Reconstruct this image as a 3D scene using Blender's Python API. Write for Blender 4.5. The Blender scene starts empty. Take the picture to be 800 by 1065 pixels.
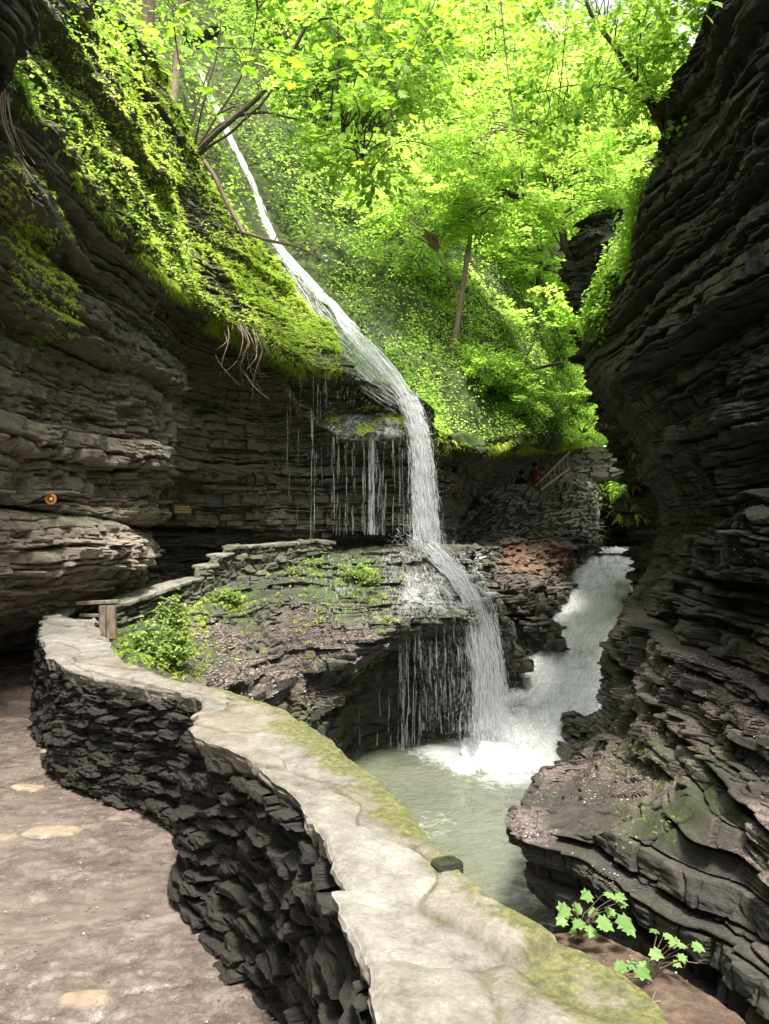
import bpy, math, time
import numpy as np
from math import radians as R_, sin, cos, pi
T0=time.time()
RNG=np.random.default_rng(7)
F=769.0; TH=R_(2.05); CT,ST=cos(TH),sin(TH)
COL=bpy.context.scene.collection
SC=bpy.context.scene

# ------------------------------------------------------------ basic maths
def P(px,py,Y):
    """a point at forward distance Y metres seen from the eye point (eye = origin)"""
    px=np.asarray(px,float);py=np.asarray(py,float);Y=np.asarray(Y,float)
    a=(px-400)/F; b=(532.5-py)/F
    y=CT-b*ST; z=ST+b*CT
    return np.stack([a/y*Y, Y+0*a, z/y*Y],-1)
def proj(p):
    y=p[...,1]*CT+p[...,2]*ST; z=-p[...,1]*ST+p[...,2]*CT
    y=np.maximum(y,1e-3)
    return 400+F*p[...,0]/y, 532.5-F*z/y
def norm(v): return v/np.maximum(np.linalg.norm(v,axis=-1,keepdims=True),1e-9)
def h3(a,b,c,seed=0):
    a=a.astype(np.int64).astype(np.uint32);b=b.astype(np.int64).astype(np.uint32);c=c.astype(np.int64).astype(np.uint32)
    h=a*np.uint32(374761393)+b*np.uint32(668265263)+c*np.uint32(2246822519)+np.uint32((seed*3266489917)&0xffffffff)
    h^=h>>np.uint32(15);h*=np.uint32(2246822519);h^=h>>np.uint32(13);h*=np.uint32(3266489917);h^=h>>np.uint32(16)
    return h.astype(np.float32)/np.float32(4294967295.0)
def vn(p,seed=0):
    i=np.floor(p);f=(p-i).astype(np.float32);u=f*f*(3-2*f)
    x,y,z=i[...,0],i[...,1],i[...,2];ux,uy,uz=u[...,0],u[...,1],u[...,2]
    def c(dx,dy,dz): return h3(x+dx,y+dy,z+dz,seed)
    x00=c(0,0,0)*(1-ux)+c(1,0,0)*ux; x10=c(0,1,0)*(1-ux)+c(1,1,0)*ux
    x01=c(0,0,1)*(1-ux)+c(1,0,1)*ux; x11=c(0,1,1)*(1-ux)+c(1,1,1)*ux
    return (x00*(1-uy)+x10*uy)*(1-uz)+(x01*(1-uy)+x11*uy)*uz
def fbm(p,o=4,seed=0,g=.5):
    s=0;a=1;t=0
    for k in range(o):
        s=s+a*vn(p*(2.03**k)+17.3*k,seed+k);t+=a;a*=g
    return s/t
def sstep(a,b,x): t=np.clip((x-a)/(b-a),0,1); return t*t*(3-2*t)
def pchip(t,y,tq):
    """monotone cubic through y (n,...) at t, evaluated at tq"""
    n=len(t);h=np.diff(t);sh=(n-1,)+(1,)*(y.ndim-1);d=np.diff(y,axis=0)/h.reshape(sh)
    m=np.zeros_like(y)
    if n>2:
        a,b=d[:-1],d[1:];ok=a*b>0
        m[1:-1]=np.where(ok,2*a*b/np.where(ok,a+b,1),0)
    m[0]=d[0];m[-1]=d[-1]
    k=np.clip(np.searchsorted(t,tq,side='right')-1,0,n-2)
    s=((tq-t[k])/h[k]).reshape((-1,)+(1,)*(y.ndim-1));H=h[k].reshape(s.shape)
    return (2*s**3-3*s**2+1)*y[k]+(s**3-2*s**2+s)*H*m[k]+(-2*s**3+3*s**2)*y[k+1]+(s**3-s**2)*H*m[k+1]
def smooth_line(pts,n):
    pts=np.asarray(pts,float);t=np.r_[0,np.cumsum(np.linalg.norm(np.diff(pts,axis=0),axis=1))]
    # catmull-rom tangents
    m=np.zeros_like(pts);m[1:-1]=(pts[2:]-pts[:-2])/(t[2:]-t[:-2])[:,None];m[0]=(pts[1]-pts[0])/(t[1]-t[0]);m[-1]=(pts[-1]-pts[-2])/(t[-1]-t[-2])
    q=np.linspace(0,t[-1],n);k=np.clip(np.searchsorted(t,q,side='right')-1,0,len(t)-2);H=(t[k+1]-t[k])[:,None];s=((q-t[k])[:,None])/H
    return (2*s**3-3*s**2+1)*pts[k]+(s**3-2*s**2+s)*H*m[k]+(-2*s**3+3*s**2)*pts[k+1]+(s**3-s**2)*H*m[k+1]

# ------------------------------------------------------------ mesh building
def mesh(name,V,faces_flat,starts,mat,parent=None,smooth=False,attrs=None):
    me=bpy.data.meshes.new(name)
    V=np.ascontiguousarray(V,dtype=np.float32).reshape(-1,3)
    me.vertices.add(len(V));me.vertices.foreach_set('co',V.ravel())
    ff=np.ascontiguousarray(faces_flat,dtype=np.int32).ravel();st=np.ascontiguousarray(starts,dtype=np.int32)
    me.loops.add(len(ff));me.loops.foreach_set('vertex_index',ff)
    me.polygons.add(len(st));me.polygons.foreach_set('loop_start',st)
    me.polygons.foreach_set('use_smooth',np.full(len(st),bool(smooth)))
    me.update(calc_edges=True)
    for k,v in (attrs or {}).items():
        a=me.attributes.new(k,'FLOAT','POINT');a.data.foreach_set('value',np.ascontiguousarray(v,dtype=np.float32).ravel())
    me.materials.append(mat)
    o=bpy.data.objects.new(name,me);COL.objects.link(o)
    if parent is not None:o.parent=parent
    return o
def grid(name,V,mat,parent=None,smooth=False,attrs=None,keep=None,close=False):
    nr,nc=V.shape[:2];idx=np.arange(nr*nc).reshape(nr,nc)
    if close: idx=np.concatenate([idx,idx[:,:1]],1)
    q=np.stack([idx[:-1,:-1],idx[:-1,1:],idx[1:,1:],idx[1:,:-1]],-1).reshape(-1,4)
    if keep is not None:q=q[keep.ravel()]
    return mesh(name,V,q,np.arange(len(q))*4,mat,parent,smooth,attrs)
def tag(o,label=None,cat=None,group=None,kind=None):
    if label:o['label']=label
    if cat:o['category']=cat
    if group:o['group']=group
    if kind:o['kind']=kind
    return o
def thing(name,label,cat,loc=(0,0,0),group=None):
    o=bpy.data.objects.new(name,None);COL.objects.link(o);o.empty_display_size=.1
    return tag(o,label,cat,group)
def stamp(name,tv,tf,pos,d,n,size,mat,parent=None,attrs=None,smooth=False,tvar=None):
    """many copies of a small template (leaf, frond, flake) welded in one mesh"""
    tv=np.asarray(tv,float);N=len(pos);k=len(tv)
    n=norm(n);d=d-n*(d*n).sum(-1,keepdims=True);d=norm(d);s=np.cross(n,d)
    size=np.asarray(size,float).reshape(-1,1,1)*np.ones((N,1,1))
    V=pos[:,None]+size*(tv[None,:,0:1]*d[:,None]+tv[None,:,1:2]*s[:,None]+tv[None,:,2:3]*n[:,None])
    base=(np.arange(N)*k)[:,None]
    flat=[];cnt=[]
    ff=np.concatenate([np.asarray(f) for f in tf]);ln=np.array([len(f) for f in tf])
    F_=(base+ff[None]).ravel();st=np.r_[0,np.cumsum(np.tile(ln,N))[:-1]]
    at={a:np.repeat(v,k) for a,v in (attrs or {}).items()}
    return mesh(name,V,F_,st,mat,parent,smooth,at)
def tubes_arr(L,rad,m=5):
    """L (n,k,3) polylines, rad (n,k) -> verts, quads"""
    n,k=L.shape[:2];T=norm(np.gradient(L,axis=1))
    ref=np.where(np.abs(T[...,2:3])>.9,np.array([1.,0,0]),np.array([0,0,1.]))
    A=norm(np.cross(T,ref));B=np.cross(T,A)
    an=np.arange(m)/m*2*pi
    V=L[:,:,None]+rad[:,:,None,None]*(np.cos(an)[None,None,:,None]*A[:,:,None]+np.sin(an)[None,None,:,None]*B[:,:,None])
    idx=np.arange(n*k*m).reshape(n,k,m);j=np.roll(idx,-1,axis=2)
    q=np.stack([idx[:,:-1],j[:,:-1],j[:,1:],idx[:,1:]],-1).reshape(-1,4)
    return V.reshape(-1,3),q
def tubes(name,L,rad,mat,parent=None,m=5,smooth=True,attrs=None):
    V,q=tubes_arr(np.asarray(L,float),np.asarray(rad,float),m)
    return mesh(name,V,q,np.arange(len(q))*4,mat,parent,smooth,attrs)
def box_arr(c,sx,sy,sz,ax=None,ay=None,az=None):
    ax=np.array([1.,0,0]) if ax is None else norm(np.asarray(ax,float));ay=np.array([0,1.,0]) if ay is None else norm(np.asarray(ay,float))
    az=norm(np.cross(ax,ay)) if az is None else np.asarray(az,float);ay=np.cross(az,ax)
    s=np.array([[-1,-1,-1],[1,-1,-1],[1,1,-1],[-1,1,-1],[-1,-1,1],[1,-1,1],[1,1,1],[-1,1,1]])*.5
    V=np.asarray(c)+s[:,:1]*sx*ax+s[:,1:2]*sy*ay+s[:,2:]*sz*az
    q=np.array([[0,3,2,1],[4,5,6,7],[0,1,5,4],[1,2,6,5],[2,3,7,6],[3,0,4,7]])
    return V,q
def plank(name,a,b,w,t,mat,parent,up=(0,0,1),bev=.15):
    """a squared bevelled timber from a to b"""
    a=np.asarray(a,float);b=np.asarray(b,float);d=b-a;L=np.linalg.norm(d);ax=d/L
    upv=np.asarray(up,float);
    if abs(ax@upv)>.95: upv=np.array([0,1.,0])
    ay=norm(np.cross(upv,ax));az=np.cross(ax,ay);e=min(w,t)*bev
    pts=[(w/2-e,-t/2),(w/2,-t/2+e),(w/2,t/2-e),(w/2-e,t/2),(-w/2+e,t/2),(-w/2,t/2-e),(-w/2,-t/2+e),(-w/2+e,-t/2)]
    n=7;V=[]
    for i in range(n):
        c=a+d*i/(n-1)
        for (u,v) in pts: V.append(c+ay*(u+RNG.normal(0,.01*w))+az*(v+RNG.normal(0,.01*t)))
    V=np.array(V);q=[]
    for i in range(n-1):
        for j in range(8): q.append([i*8+j,i*8+(j+1)%8,(i+1)*8+(j+1)%8,(i+1)*8+j])
    fl=np.array(q).ravel();st=list(np.arange(len(q))*4)
    fl=np.r_[fl,np.arange(8)[::-1],np.arange(8)+(n-1)*8];st+= [len(q)*4,len(q)*4+8]
    return mesh(name,V,fl,st,mat,parent,False)

# ------------------------------------------------------------ materials
def newmat(name):
    m=bpy.data.materials.new(name);m.use_nodes=True;nt=m.node_tree;nt.nodes.clear()
    return m,nt
class NT:
    def __init__(s,nt): s.nt=nt
    def n(s,t,**k):
        nd=s.nt.nodes.new(t)
        for a,b in k.items(): setattr(nd,a,b)
        return nd
    def L(s,a,b): s.nt.links.new(a,b)
    def inp(s,nd,i,v):
        if hasattr(v,'is_output') : s.L(v,nd.inputs[i])
        else: nd.inputs[i].default_value=v
    def coord(s,scale=(1,1,1)):
        t=s.n('ShaderNodeTexCoord');m=s.n('ShaderNodeMapping');m.inputs['Scale'].default_value=scale
        s.L(t.outputs['Object'],m.inputs['Vector']);return m.outputs[0]
    def noise(s,vec,scale=5,detail=6,rough=.6,dist=0.,col=False):
        n=s.n('ShaderNodeTexNoise');s.inp(n,'Vector',vec);n.inputs['Scale'].default_value=scale;n.inputs['Detail'].default_value=detail
        n.inputs['Roughness'].default_value=rough;n.inputs['Distortion'].default_value=dist
        return n.outputs['Color' if col else 'Fac']
    def vor(s,vec,scale,feature='F1',out='Distance'):
        n=s.n('ShaderNodeTexVoronoi',feature=feature);s.inp(n,'Vector',vec);n.inputs['Scale'].default_value=scale;return n.outputs[out]
    def ramp(s,f,stops,interp='LINEAR'):
        r=s.n('ShaderNodeValToRGB');r.color_ramp.interpolation=interp;e=r.color_ramp.elements
        while len(e)<len(stops): e.new(.5)
        for i,(p,c) in enumerate(stops):
            e[i].position=p;e[i].color=(c[0],c[1],c[2],1) if hasattr(c,'__len__') else (c,c,c,1)
        s.inp(r,0,f);return r.outputs[0]
    def mix(s,f,a,b,mode='MIX'):
        m=s.n('ShaderNodeMix',data_type='RGBA',blend_type=mode);s.inp(m,0,f)
        for i,v in ((6,a),(7,b)):
            if hasattr(v,'is_output'): s.L(v,m.inputs[i])
            else: m.inputs[i].default_value=(v[0],v[1],v[2],1)
        return m.outputs[2]
    def math(s,op,a,b=0.,c=None,clamp=False):
        m=s.n('ShaderNodeMath',operation=op,use_clamp=clamp);s.inp(m,0,a);s.inp(m,1,b)
        if c is not None:s.inp(m,2,c)
        return m.outputs[0]
    def mr(s,v,a,b,c=0.,d=1.):
        m=s.n('ShaderNodeMapRange');m.interpolation_type='SMOOTHSTEP';s.inp(m,0,v)
        for i,x in ((1,a),(2,b),(3,c),(4,d)): m.inputs[i].default_value=x
        return m.outputs[0]
    def attr(s,name):
        a=s.n('ShaderNodeAttribute');a.attribute_name=name;return a.outputs['Fac']
    def nz(s):
        g=s.n('ShaderNodeNewGeometry');x=s.n('ShaderNodeSeparateXYZ');s.L(g.outputs['True Normal'],x.inputs[0]);return x.outputs[2]
    def bump(s,h,st=.5,dist=.02,nrm=None):
        b=s.n('ShaderNodeBump');s.inp(b,'Height',h);b.inputs['Strength'].default_value=st;b.inputs['Distance'].default_value=dist
        if nrm is not None:s.L(nrm,b.inputs['Normal'])
        return b.outputs[0]
    def out(s,sh):
        o=s.n('ShaderNodeOutputMaterial');s.L(sh,o.inputs['Surface'])
    def pr(s,col,rough,nrm=None,spec=.5,**k):
        p=s.n('ShaderNodeBsdfPrincipled');s.inp(p,'Base Color',col if hasattr(col,'is_output') else (*col,1));s.inp(p,'Roughness',rough)
        p.inputs['Specular IOR Level'].default_value=spec
        if nrm is not None:s.L(nrm,p.inputs['Normal'])
        for a,b in k.items(): s.inp(p,a.replace('_',' '),b)
        return p.outputs[0]

def rock_mat(name,dark,mid,light,brown,moss=(.055,.085,.014),litter=None,rough=(.45,.8),warm_amt=.5,bumpk=1.,mth=(.35,.75)):
    m,nt=newmat(name);q=NT(nt)
    c=q.coord();cs=q.coord((1,1,7))
    big=q.noise(c,.55,3,.5);fine=q.noise(cs,5.,8,.65,.15);vf=q.noise(cs,26,6,.7)
    f=q.math('ADD',q.math('MULTIPLY',fine,.6),q.math('MULTIPLY',vf,.4))
    col=q.ramp(f,[(.3,dark),(.5,mid),(.72,light)])
    col=q.mix(q.math('MULTIPLY',q.mr(q.noise(cs,1.3,4,.6),.42,.68),warm_amt),col,brown)
    col=q.mix(q.math('MULTIPLY',q.attr('warm'),q.mr(vf,.25,.7,.45,1.)),col,(brown[0]*2.1,brown[1]*2.2,brown[2]*2.5))
    col=q.mix(q.math('MULTIPLY',q.attr('rust'),q.mr(fine,.35,.6,.4,1.)),col,(.42,.17,.05))
    # lichen flecks
    fl=q.mr(q.noise(c,45,3,.7),.63,.72);col=q.mix(q.math('MULTIPLY',fl,.45),col,(light[0]*2.2,light[1]*2.2,light[2]*2))
    nz=q.nz()
    if litter:
        lm=q.math('MULTIPLY',q.mr(nz,.25,.6),q.math('MULTIPLY',q.attr('litter'),q.mr(q.noise(c,22,5,.8),.4,.55)))
        lc=q.ramp(q.noise(c,75,3,.8),[(.35,(.10,.07,.06)),(.5,(.27,.19,.18)),(.68,(.5,.4,.4))])
        col=q.mix(lm,col,lc)
    ma=q.math('MULTIPLY',q.attr('moss'),q.mr(q.math('ADD',nz,q.math('MULTIPLY',q.noise(c,3.,5,.7),.8)),mth[0],mth[1]))
    ma=q.math('MULTIPLY',ma,q.mr(q.noise(c,12,5,.75),.35,.6))
    mc=q.ramp(q.noise(c,30,4,.7),[(.3,(moss[0]*.45,moss[1]*.5,moss[2]*.5)),(.55,moss),(.75,(moss[0]*2.6,moss[1]*2.2,moss[2]*1.4))])
    col=q.mix(ma,col,mc)
    bh=q.math('ADD',q.math('MULTIPLY',fine,.5),q.math('MULTIPLY',vf,.5))
    bh=q.math('ADD',bh,q.math('MULTIPLY',q.noise(c,60,4,.7),.2))
    nr=q.bump(bh,.85*bumpk,.06)
    ro=q.mr(q.noise(c,1.7,5,.7),.35,.65,rough[0],rough[1])
    q.out(q.pr(col,ro,nr,.45));return m
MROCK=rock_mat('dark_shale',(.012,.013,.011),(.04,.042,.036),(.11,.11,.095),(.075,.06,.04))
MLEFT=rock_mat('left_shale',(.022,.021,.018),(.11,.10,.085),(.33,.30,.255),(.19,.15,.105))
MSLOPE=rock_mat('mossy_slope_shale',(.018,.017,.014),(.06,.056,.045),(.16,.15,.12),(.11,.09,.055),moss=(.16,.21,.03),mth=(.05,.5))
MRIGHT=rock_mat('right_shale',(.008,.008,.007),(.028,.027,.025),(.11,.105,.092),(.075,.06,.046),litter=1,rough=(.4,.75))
MLEDGE=rock_mat('ledge_shale',(.02,.02,.018),(.06,.058,.052),(.15,.145,.135),(.10,.08,.06),moss=(.07,.12,.018),litter=1,rough=(.3,.7))
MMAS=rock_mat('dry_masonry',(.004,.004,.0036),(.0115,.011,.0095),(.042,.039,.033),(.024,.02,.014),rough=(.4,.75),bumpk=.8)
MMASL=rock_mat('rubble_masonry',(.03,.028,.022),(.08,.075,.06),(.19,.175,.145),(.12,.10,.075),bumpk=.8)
def coping_mat():
    m,nt=newmat('coping_stone');q=NT(nt);c=q.coord();w=q.coord((1,1,1))
    a=q.noise(c,2.2,6,.65,.4);b=q.noise(c,14,7,.7);d=q.noise(c,90,4,.7)
    col=q.ramp(q.math('ADD',q.math('MULTIPLY',a,.45),q.math('ADD',q.math('MULTIPLY',b,.35),q.math('MULTIPLY',d,.2))),
        [(.37,(.06,.054,.042)),(.45,(.15,.14,.12)),(.55,(.23,.22,.195)),(.67,(.40,.39,.365))])
    t=q.n('ShaderNodeAttribute');t.attribute_name='slab'
    hv=q.ramp(t.outputs['Fac'],[(0,(.78,.74,.67)),(.35,(.95,.92,.87)),(.7,(1,.99,.97)),(1,(.88,.8,.69))])
    col=q.mix(1.,col,hv,'MULTIPLY')
    # damp stains, moss along the gorge side and in the joints
    st=q.mr(q.noise(c,1.1,5,.7,.6),.55,.7);col=q.mix(q.math('MULTIPLY',st,.6),col,(.14,.12,.085))
    ms=q.attr('moss');mm=q.math('MULTIPLY',q.mr(q.math('ADD',ms,q.math('MULTIPLY',q.math('SUBTRACT',q.noise(c,4.5,7,.75),.5),1.9)),.42,.72),1.)
    mc=q.ramp(q.noise(c,48,4,.75),[(.3,(.03,.035,.01)),(.5,(.095,.10,.025)),(.7,(.2,.19,.06))])
    col=q.mix(q.math('MULTIPLY',mm,.85),col,mc)
    jo=q.attr('joint');col=q.mix(q.math('MULTIPLY',jo,.38),col,(.06,.05,.033))
    sp=q.mr(q.noise(c,160,2,.6),.66,.72);col=q.mix(q.math('MULTIPLY',sp,.4),col,(.08,.065,.045))
    h=q.math('ADD',q.math('MULTIPLY',b,.5),q.math('ADD',q.math('MULTIPLY',d,.25),q.math('MULTIPLY',a,.6)))
    h=q.math('ADD',h,q.math('MULTIPLY',mm,.12))
    q.out(q.pr(col,.78,q.bump(h,.7,.02),.3));return m
MCOP=coping_mat()
def path_mat():
    m,nt=newmat('wet_path');q=NT(nt);c=q.coord();cs=q.coord((1.,1.,1.))
    a=q.noise(c,1.1,5,.6,.5);b=q.noise(c,8,7,.68,.4);d=q.noise(c,60,5,.75)
    col=q.ramp(q.math('ADD',q.math('MULTIPLY',b,.6),q.math('MULTIPLY',d,.4)),[(.33,(.045,.033,.026)),(.5,(.125,.098,.082)),(.68,(.24,.198,.17))])
    col=q.mix(q.mr(a,.5,.7),col,(.16,.128,.105),'MIX')
    stn=q.attr('stone');sc=q.ramp(q.noise(c,20,5,.7),[(.3,(.23,.17,.11)),(.7,(.43,.34,.24))]);col=q.mix(q.math('MULTIPLY',stn,.8),col,sc)
    fl=q.mr(q.noise(q.coord((1,2.4,1)),38,4,.75),.62,.7);col=q.mix(q.math('MULTIPLY',fl,.5),col,(.5,.43,.39))  # pale streaks painted into the colour as wet glints
    dk=q.mr(q.noise(c,30,3,.8),.66,.74);col=q.mix(q.math('MULTIPLY',dk,.6),col,(.05,.035,.028))
    h=q.math('ADD',q.math('MULTIPLY',b,.6),q.math('ADD',q.math('MULTIPLY',d,.22),q.math('MULTIPLY',fl,.1)))
    q.out(q.pr(col,q.mr(b,.35,.65,.10,.40),q.bump(h,.6,.025),.6));return m
MPATH=path_mat()
def soil_mat():
    m,nt=newmat('soil');q=NT(nt);c=q.coord()
    col=q.ramp(q.noise(c,12,8,.75),[(.3,(.05,.033,.024)),(.5,(.15,.10,.07)),(.7,(.26,.185,.14))])
    q.out(q.pr(col,.85,q.bump(q.noise(c,25,8,.75),.9,.04),.3));return m
MSOIL=soil_mat()
def green_ground():
    m,nt=newmat('hillside_ground');q=NT(nt);c=q.coord();cs=q.coord((1,1,4))
    col=q.ramp(q.noise(c,5,8,.75),[(.3,(.014,.016,.007)),(.46,(.045,.065,.014)),(.6,(.10,.15,.025)),(.75,(.17,.23,.04))])
    rk=q.math('MULTIPLY',q.mr(q.noise(cs,1.2,6,.7),.5,.6),q.attr('rock'));rc=q.ramp(q.noise(cs,6,6,.7),[(.3,(.012,.012,.010)),(.7,(.075,.068,.055))])
    col=q.mix(rk,col,rc)
    q.out(q.pr(col,.8,q.bump(q.noise(c,14,8,.75),1.,.1),.3));return m
MHILL=green_ground()
def leaf_mat(name,lo,mid,hi,trans=.5,tcol=1.25,rough=.5):
    m,nt=newmat(name);q=NT(nt)
    col=q.ramp(q.attr('tint'),[(0,lo),(.5,mid),(1,hi)])
    d=q.pr(col,rough,None,.35)
    t=q.n('ShaderNodeBsdfTranslucent');tc=q.mix(1.,col,(tcol*1.02,tcol*1.08,tcol*.75),'MULTIPLY');q.L(tc,t.inputs[0])
    mx=q.n('ShaderNodeMixShader');mx.inputs[0].default_value=trans;q.L(d,mx.inputs[1]);q.L(t.outputs[0],mx.inputs[2]);q.out(mx.outputs[0]);return m
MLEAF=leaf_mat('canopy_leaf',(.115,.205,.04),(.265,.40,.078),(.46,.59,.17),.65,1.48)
MBUSH=leaf_mat('bush_leaf',(.09,.15,.03),(.2,.3,.06),(.34,.44,.12),.4,1.15)
MLEAF2=leaf_mat('near_leaf',(.14,.27,.02),(.23,.40,.03),(.33,.5,.06),.6,1.3)
MFERN=leaf_mat('fern_leaf',(.17,.25,.035),(.40,.50,.08),(.60,.67,.16),.5,1.4)
MDARKLEAF=leaf_mat('dark_green_leaf',(.03,.065,.01),(.08,.15,.016),(.18,.28,.03),.4,1.1)  # darker green foliage colours
MPLANT=leaf_mat('maple_seedling_leaf',(.06,.14,.03),(.12,.23,.055),(.21,.33,.10),.35,1.1)
def wood_mat(name,a,b,sc=(1,1,1)):
    m,nt=newmat(name);q=NT(nt);c=q.coord(sc)
    n=q.noise(c,18,7,.7);col=q.ramp(n,[(.3,a),(.7,b)]);q.out(q.pr(col,.75,q.bump(n,.7,.01),.3));return m
MBARK=wood_mat('bark',(.035,.025,.017),(.14,.105,.075))
MBARKL=wood_mat('light_bark',(.10,.07,.05),(.33,.25,.19),(1,1,.35))
MWOOD=wood_mat('weathered_timber',(.10,.075,.055),(.34,.27,.2),(1,1,.3))
def water_white(name='falling_water',alpha=.72):
    m,nt=newmat(name);q=NT(nt)
    p=q.pr((.93,.93,.93),.25,None,.5)
    t=q.n('ShaderNodeBsdfTranslucent');t.inputs[0].default_value=(.9,.93,.97,1)
    mx=q.n('ShaderNodeMixShader');mx.inputs[0].default_value=.45;q.L(p,mx.inputs[1]);q.L(t.outputs[0],mx.inputs[2])
    tr=q.n('ShaderNodeBsdfTransparent');m2=q.n('ShaderNodeMixShader')
    a=q.math('MULTIPLY',q.attr('dens'),alpha);q.L(a,m2.inputs[0]);q.L(tr.outputs[0],m2.inputs[1]);q.L(mx.outputs[0],m2.inputs[2]);q.out(m2.outputs[0]);return m
MFALL=water_white(alpha=.8)
def veil_mat():
    m,nt=newmat('water_veil');q=NT(nt);c=q.n('ShaderNodeCombineXYZ');q.L(q.attr('su'),c.inputs[0]);q.L(q.attr('sv'),c.inputs[1])
    def sc(x,y):
        mp=q.n('ShaderNodeMapping');mp.inputs['Scale'].default_value=(x,y,1);q.L(c.outputs[0],mp.inputs[0]);return mp.outputs[0]
    a=q.noise(sc(38,1.6),1.,5,.65);b=q.noise(sc(16,7.),1.,6,.75);d=q.noise(sc(70,16),1.,3,.7)
    f=q.math('ADD',q.math('MULTIPLY',a,.45),q.math('ADD',q.math('MULTIPLY',b,.3),q.math('MULTIPLY',d,.25)))
    f=q.math('ADD',f,q.attr('fill'));f=q.math('SUBTRACT',f,q.math('MULTIPLY',q.math('SUBTRACT',1.,q.attr('edge')),.28))
    al=q.math('MULTIPLY',q.mr(f,.37,.64),.93)
    p=q.pr((.95,.95,.95),.3,q.bump(f,.5,.03),.5);t=q.n('ShaderNodeBsdfTranslucent');t.inputs[0].default_value=(.93,.95,.98,1)
    mx=q.n('ShaderNodeMixShader');mx.inputs[0].default_value=.45;q.L(p,mx.inputs[1]);q.L(t.outputs[0],mx.inputs[2])
    tr=q.n('ShaderNodeBsdfTransparent');m2=q.n('ShaderNodeMixShader');q.L(al,m2.inputs[0]);q.L(tr.outputs[0],m2.inputs[1]);q.L(mx.outputs[0],m2.inputs[2]);q.out(m2.outputs[0]);return m
MVEIL=veil_mat()
def foam_mat():
    m,nt=newmat('white_water');q=NT(nt);c=q.coord((1,.45,1))
    n=q.noise(c,13,8,.75,.4);n2=q.noise(q.coord(),55,5,.8)
    fo=q.math('ADD',q.math('MULTIPLY',n,.65),q.math('MULTIPLY',n2,.35))
    fo=q.math('ADD',q.math('MULTIPLY',fo,.45),q.math('MULTIPLY',q.attr('foam'),.5))
    col=q.ramp(fo,[(.30,(.30,.31,.23)),(.38,(.60,.61,.56)),(.47,(.97,.97,.97))])
    q.out(q.pr(col,q.mr(fo,.4,.6,.15,.6),q.bump(q.math('ADD',n,n2),.7,.08),.5));return m
MFOAM=foam_mat()
def pool_mat():
    m,nt=newmat('pool_water');q=NT(nt);c=q.coord()
    n=q.noise(c,3.2,8,.78,1.6);n2=q.noise(c,14,6,.75)
    fo=q.math('ADD',q.math('MULTIPLY',n,.7),q.math('MULTIPLY',n2,.3))
    fo=q.math('ADD',fo,q.math('MULTIPLY',q.math('SUBTRACT',q.attr('foam'),.5),.75))
    base=q.mix(q.noise(c,.8,4,.6),(.12,.135,.085),(.21,.22,.155))
    col=q.mix(q.mr(fo,.47,.74),base,(.66,.69,.66))
    h=q.math('ADD',q.noise(c,5.5,4,.6,.5),q.math('MULTIPLY',n2,.5))
    q.out(q.pr(col,q.mr(fo,.45,.65,.07,.55),q.bump(h,.9,.12),.6));return m
MPOOL=pool_mat()
def plain(name,c,r=.7):
    m,nt=newmat(name);q=NT(nt);n=q.noise(q.coord(),30,4,.7)
    col=q.mix(n,(c[0]*.75,c[1]*.75,c[2]*.75),(c[0]*1.2,c[1]*1.2,c[2]*1.2));q.out(q.pr(col,r,q.bump(n,.2,.01),.4));return m

# ------------------------------------------------------------ layered rock
def beds(lo,hi,tf,seed):
    r=np.random.default_rng(seed);z=[lo]
    while z[-1]<hi: z.append(z[-1]+tf(r))
    return np.array(z)
ZC=beds(-12,60,lambda r:r.uniform(.35,1.0),3)
ZF=beds(-12,60,lambda r:r.choice([r.uniform(.035,.08),r.uniform(.08,.2)],p=[.6,.4]),4)
ZT=beds(-12,60,lambda r:r.uniform(.010,.034),5)
def strata_z(p):
    q=np.stack([p[...,0]*.22,p[...,1]*.22,0*p[...,0]],-1)
    q2=np.stack([p[...,0]*1.3,p[...,1]*1.3,p[...,2]*.8],-1)
    return p[...,2]+.35*(vn(q,91)-.5)+.10*(vn(q2,92)-.5)+.05*(vn(q2*2.7,93)-.5)
def voro(u,v,seed,j=.85,w=0):
    iu=np.floor(u);iv=np.floor(v);f1=np.full(u.shape,9.);f2=np.full(u.shape,9.);cu=np.zeros_like(u);cv=np.zeros_like(u);du=np.zeros_like(u);dv=np.zeros_like(u)
    w=w+0*u
    for a in (-1,0,1):
        for b in (-1,0,1):
            x=iu+a;y=iv+b;qx=x+.5+j*(h3(x,y,w,seed)-.5);qy=y+.5+j*(h3(x,y,w+1013,seed)-.5)
            ex=u-qx;ey=v-qy;dd=np.maximum(np.abs(ex),np.abs(ey))*.6+np.sqrt(ex*ex+ey*ey)*.4
            better=dd<f1;f2=np.where(better,f1,np.minimum(f2,dd));f1=np.where(better,dd,f1)
            cu=np.where(better,x,cu);cv=np.where(better,y,cv);du=np.where(better,ex,du);dv=np.where(better,ey,dv)
    return f1,f2,cu,cv,du,dv
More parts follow.
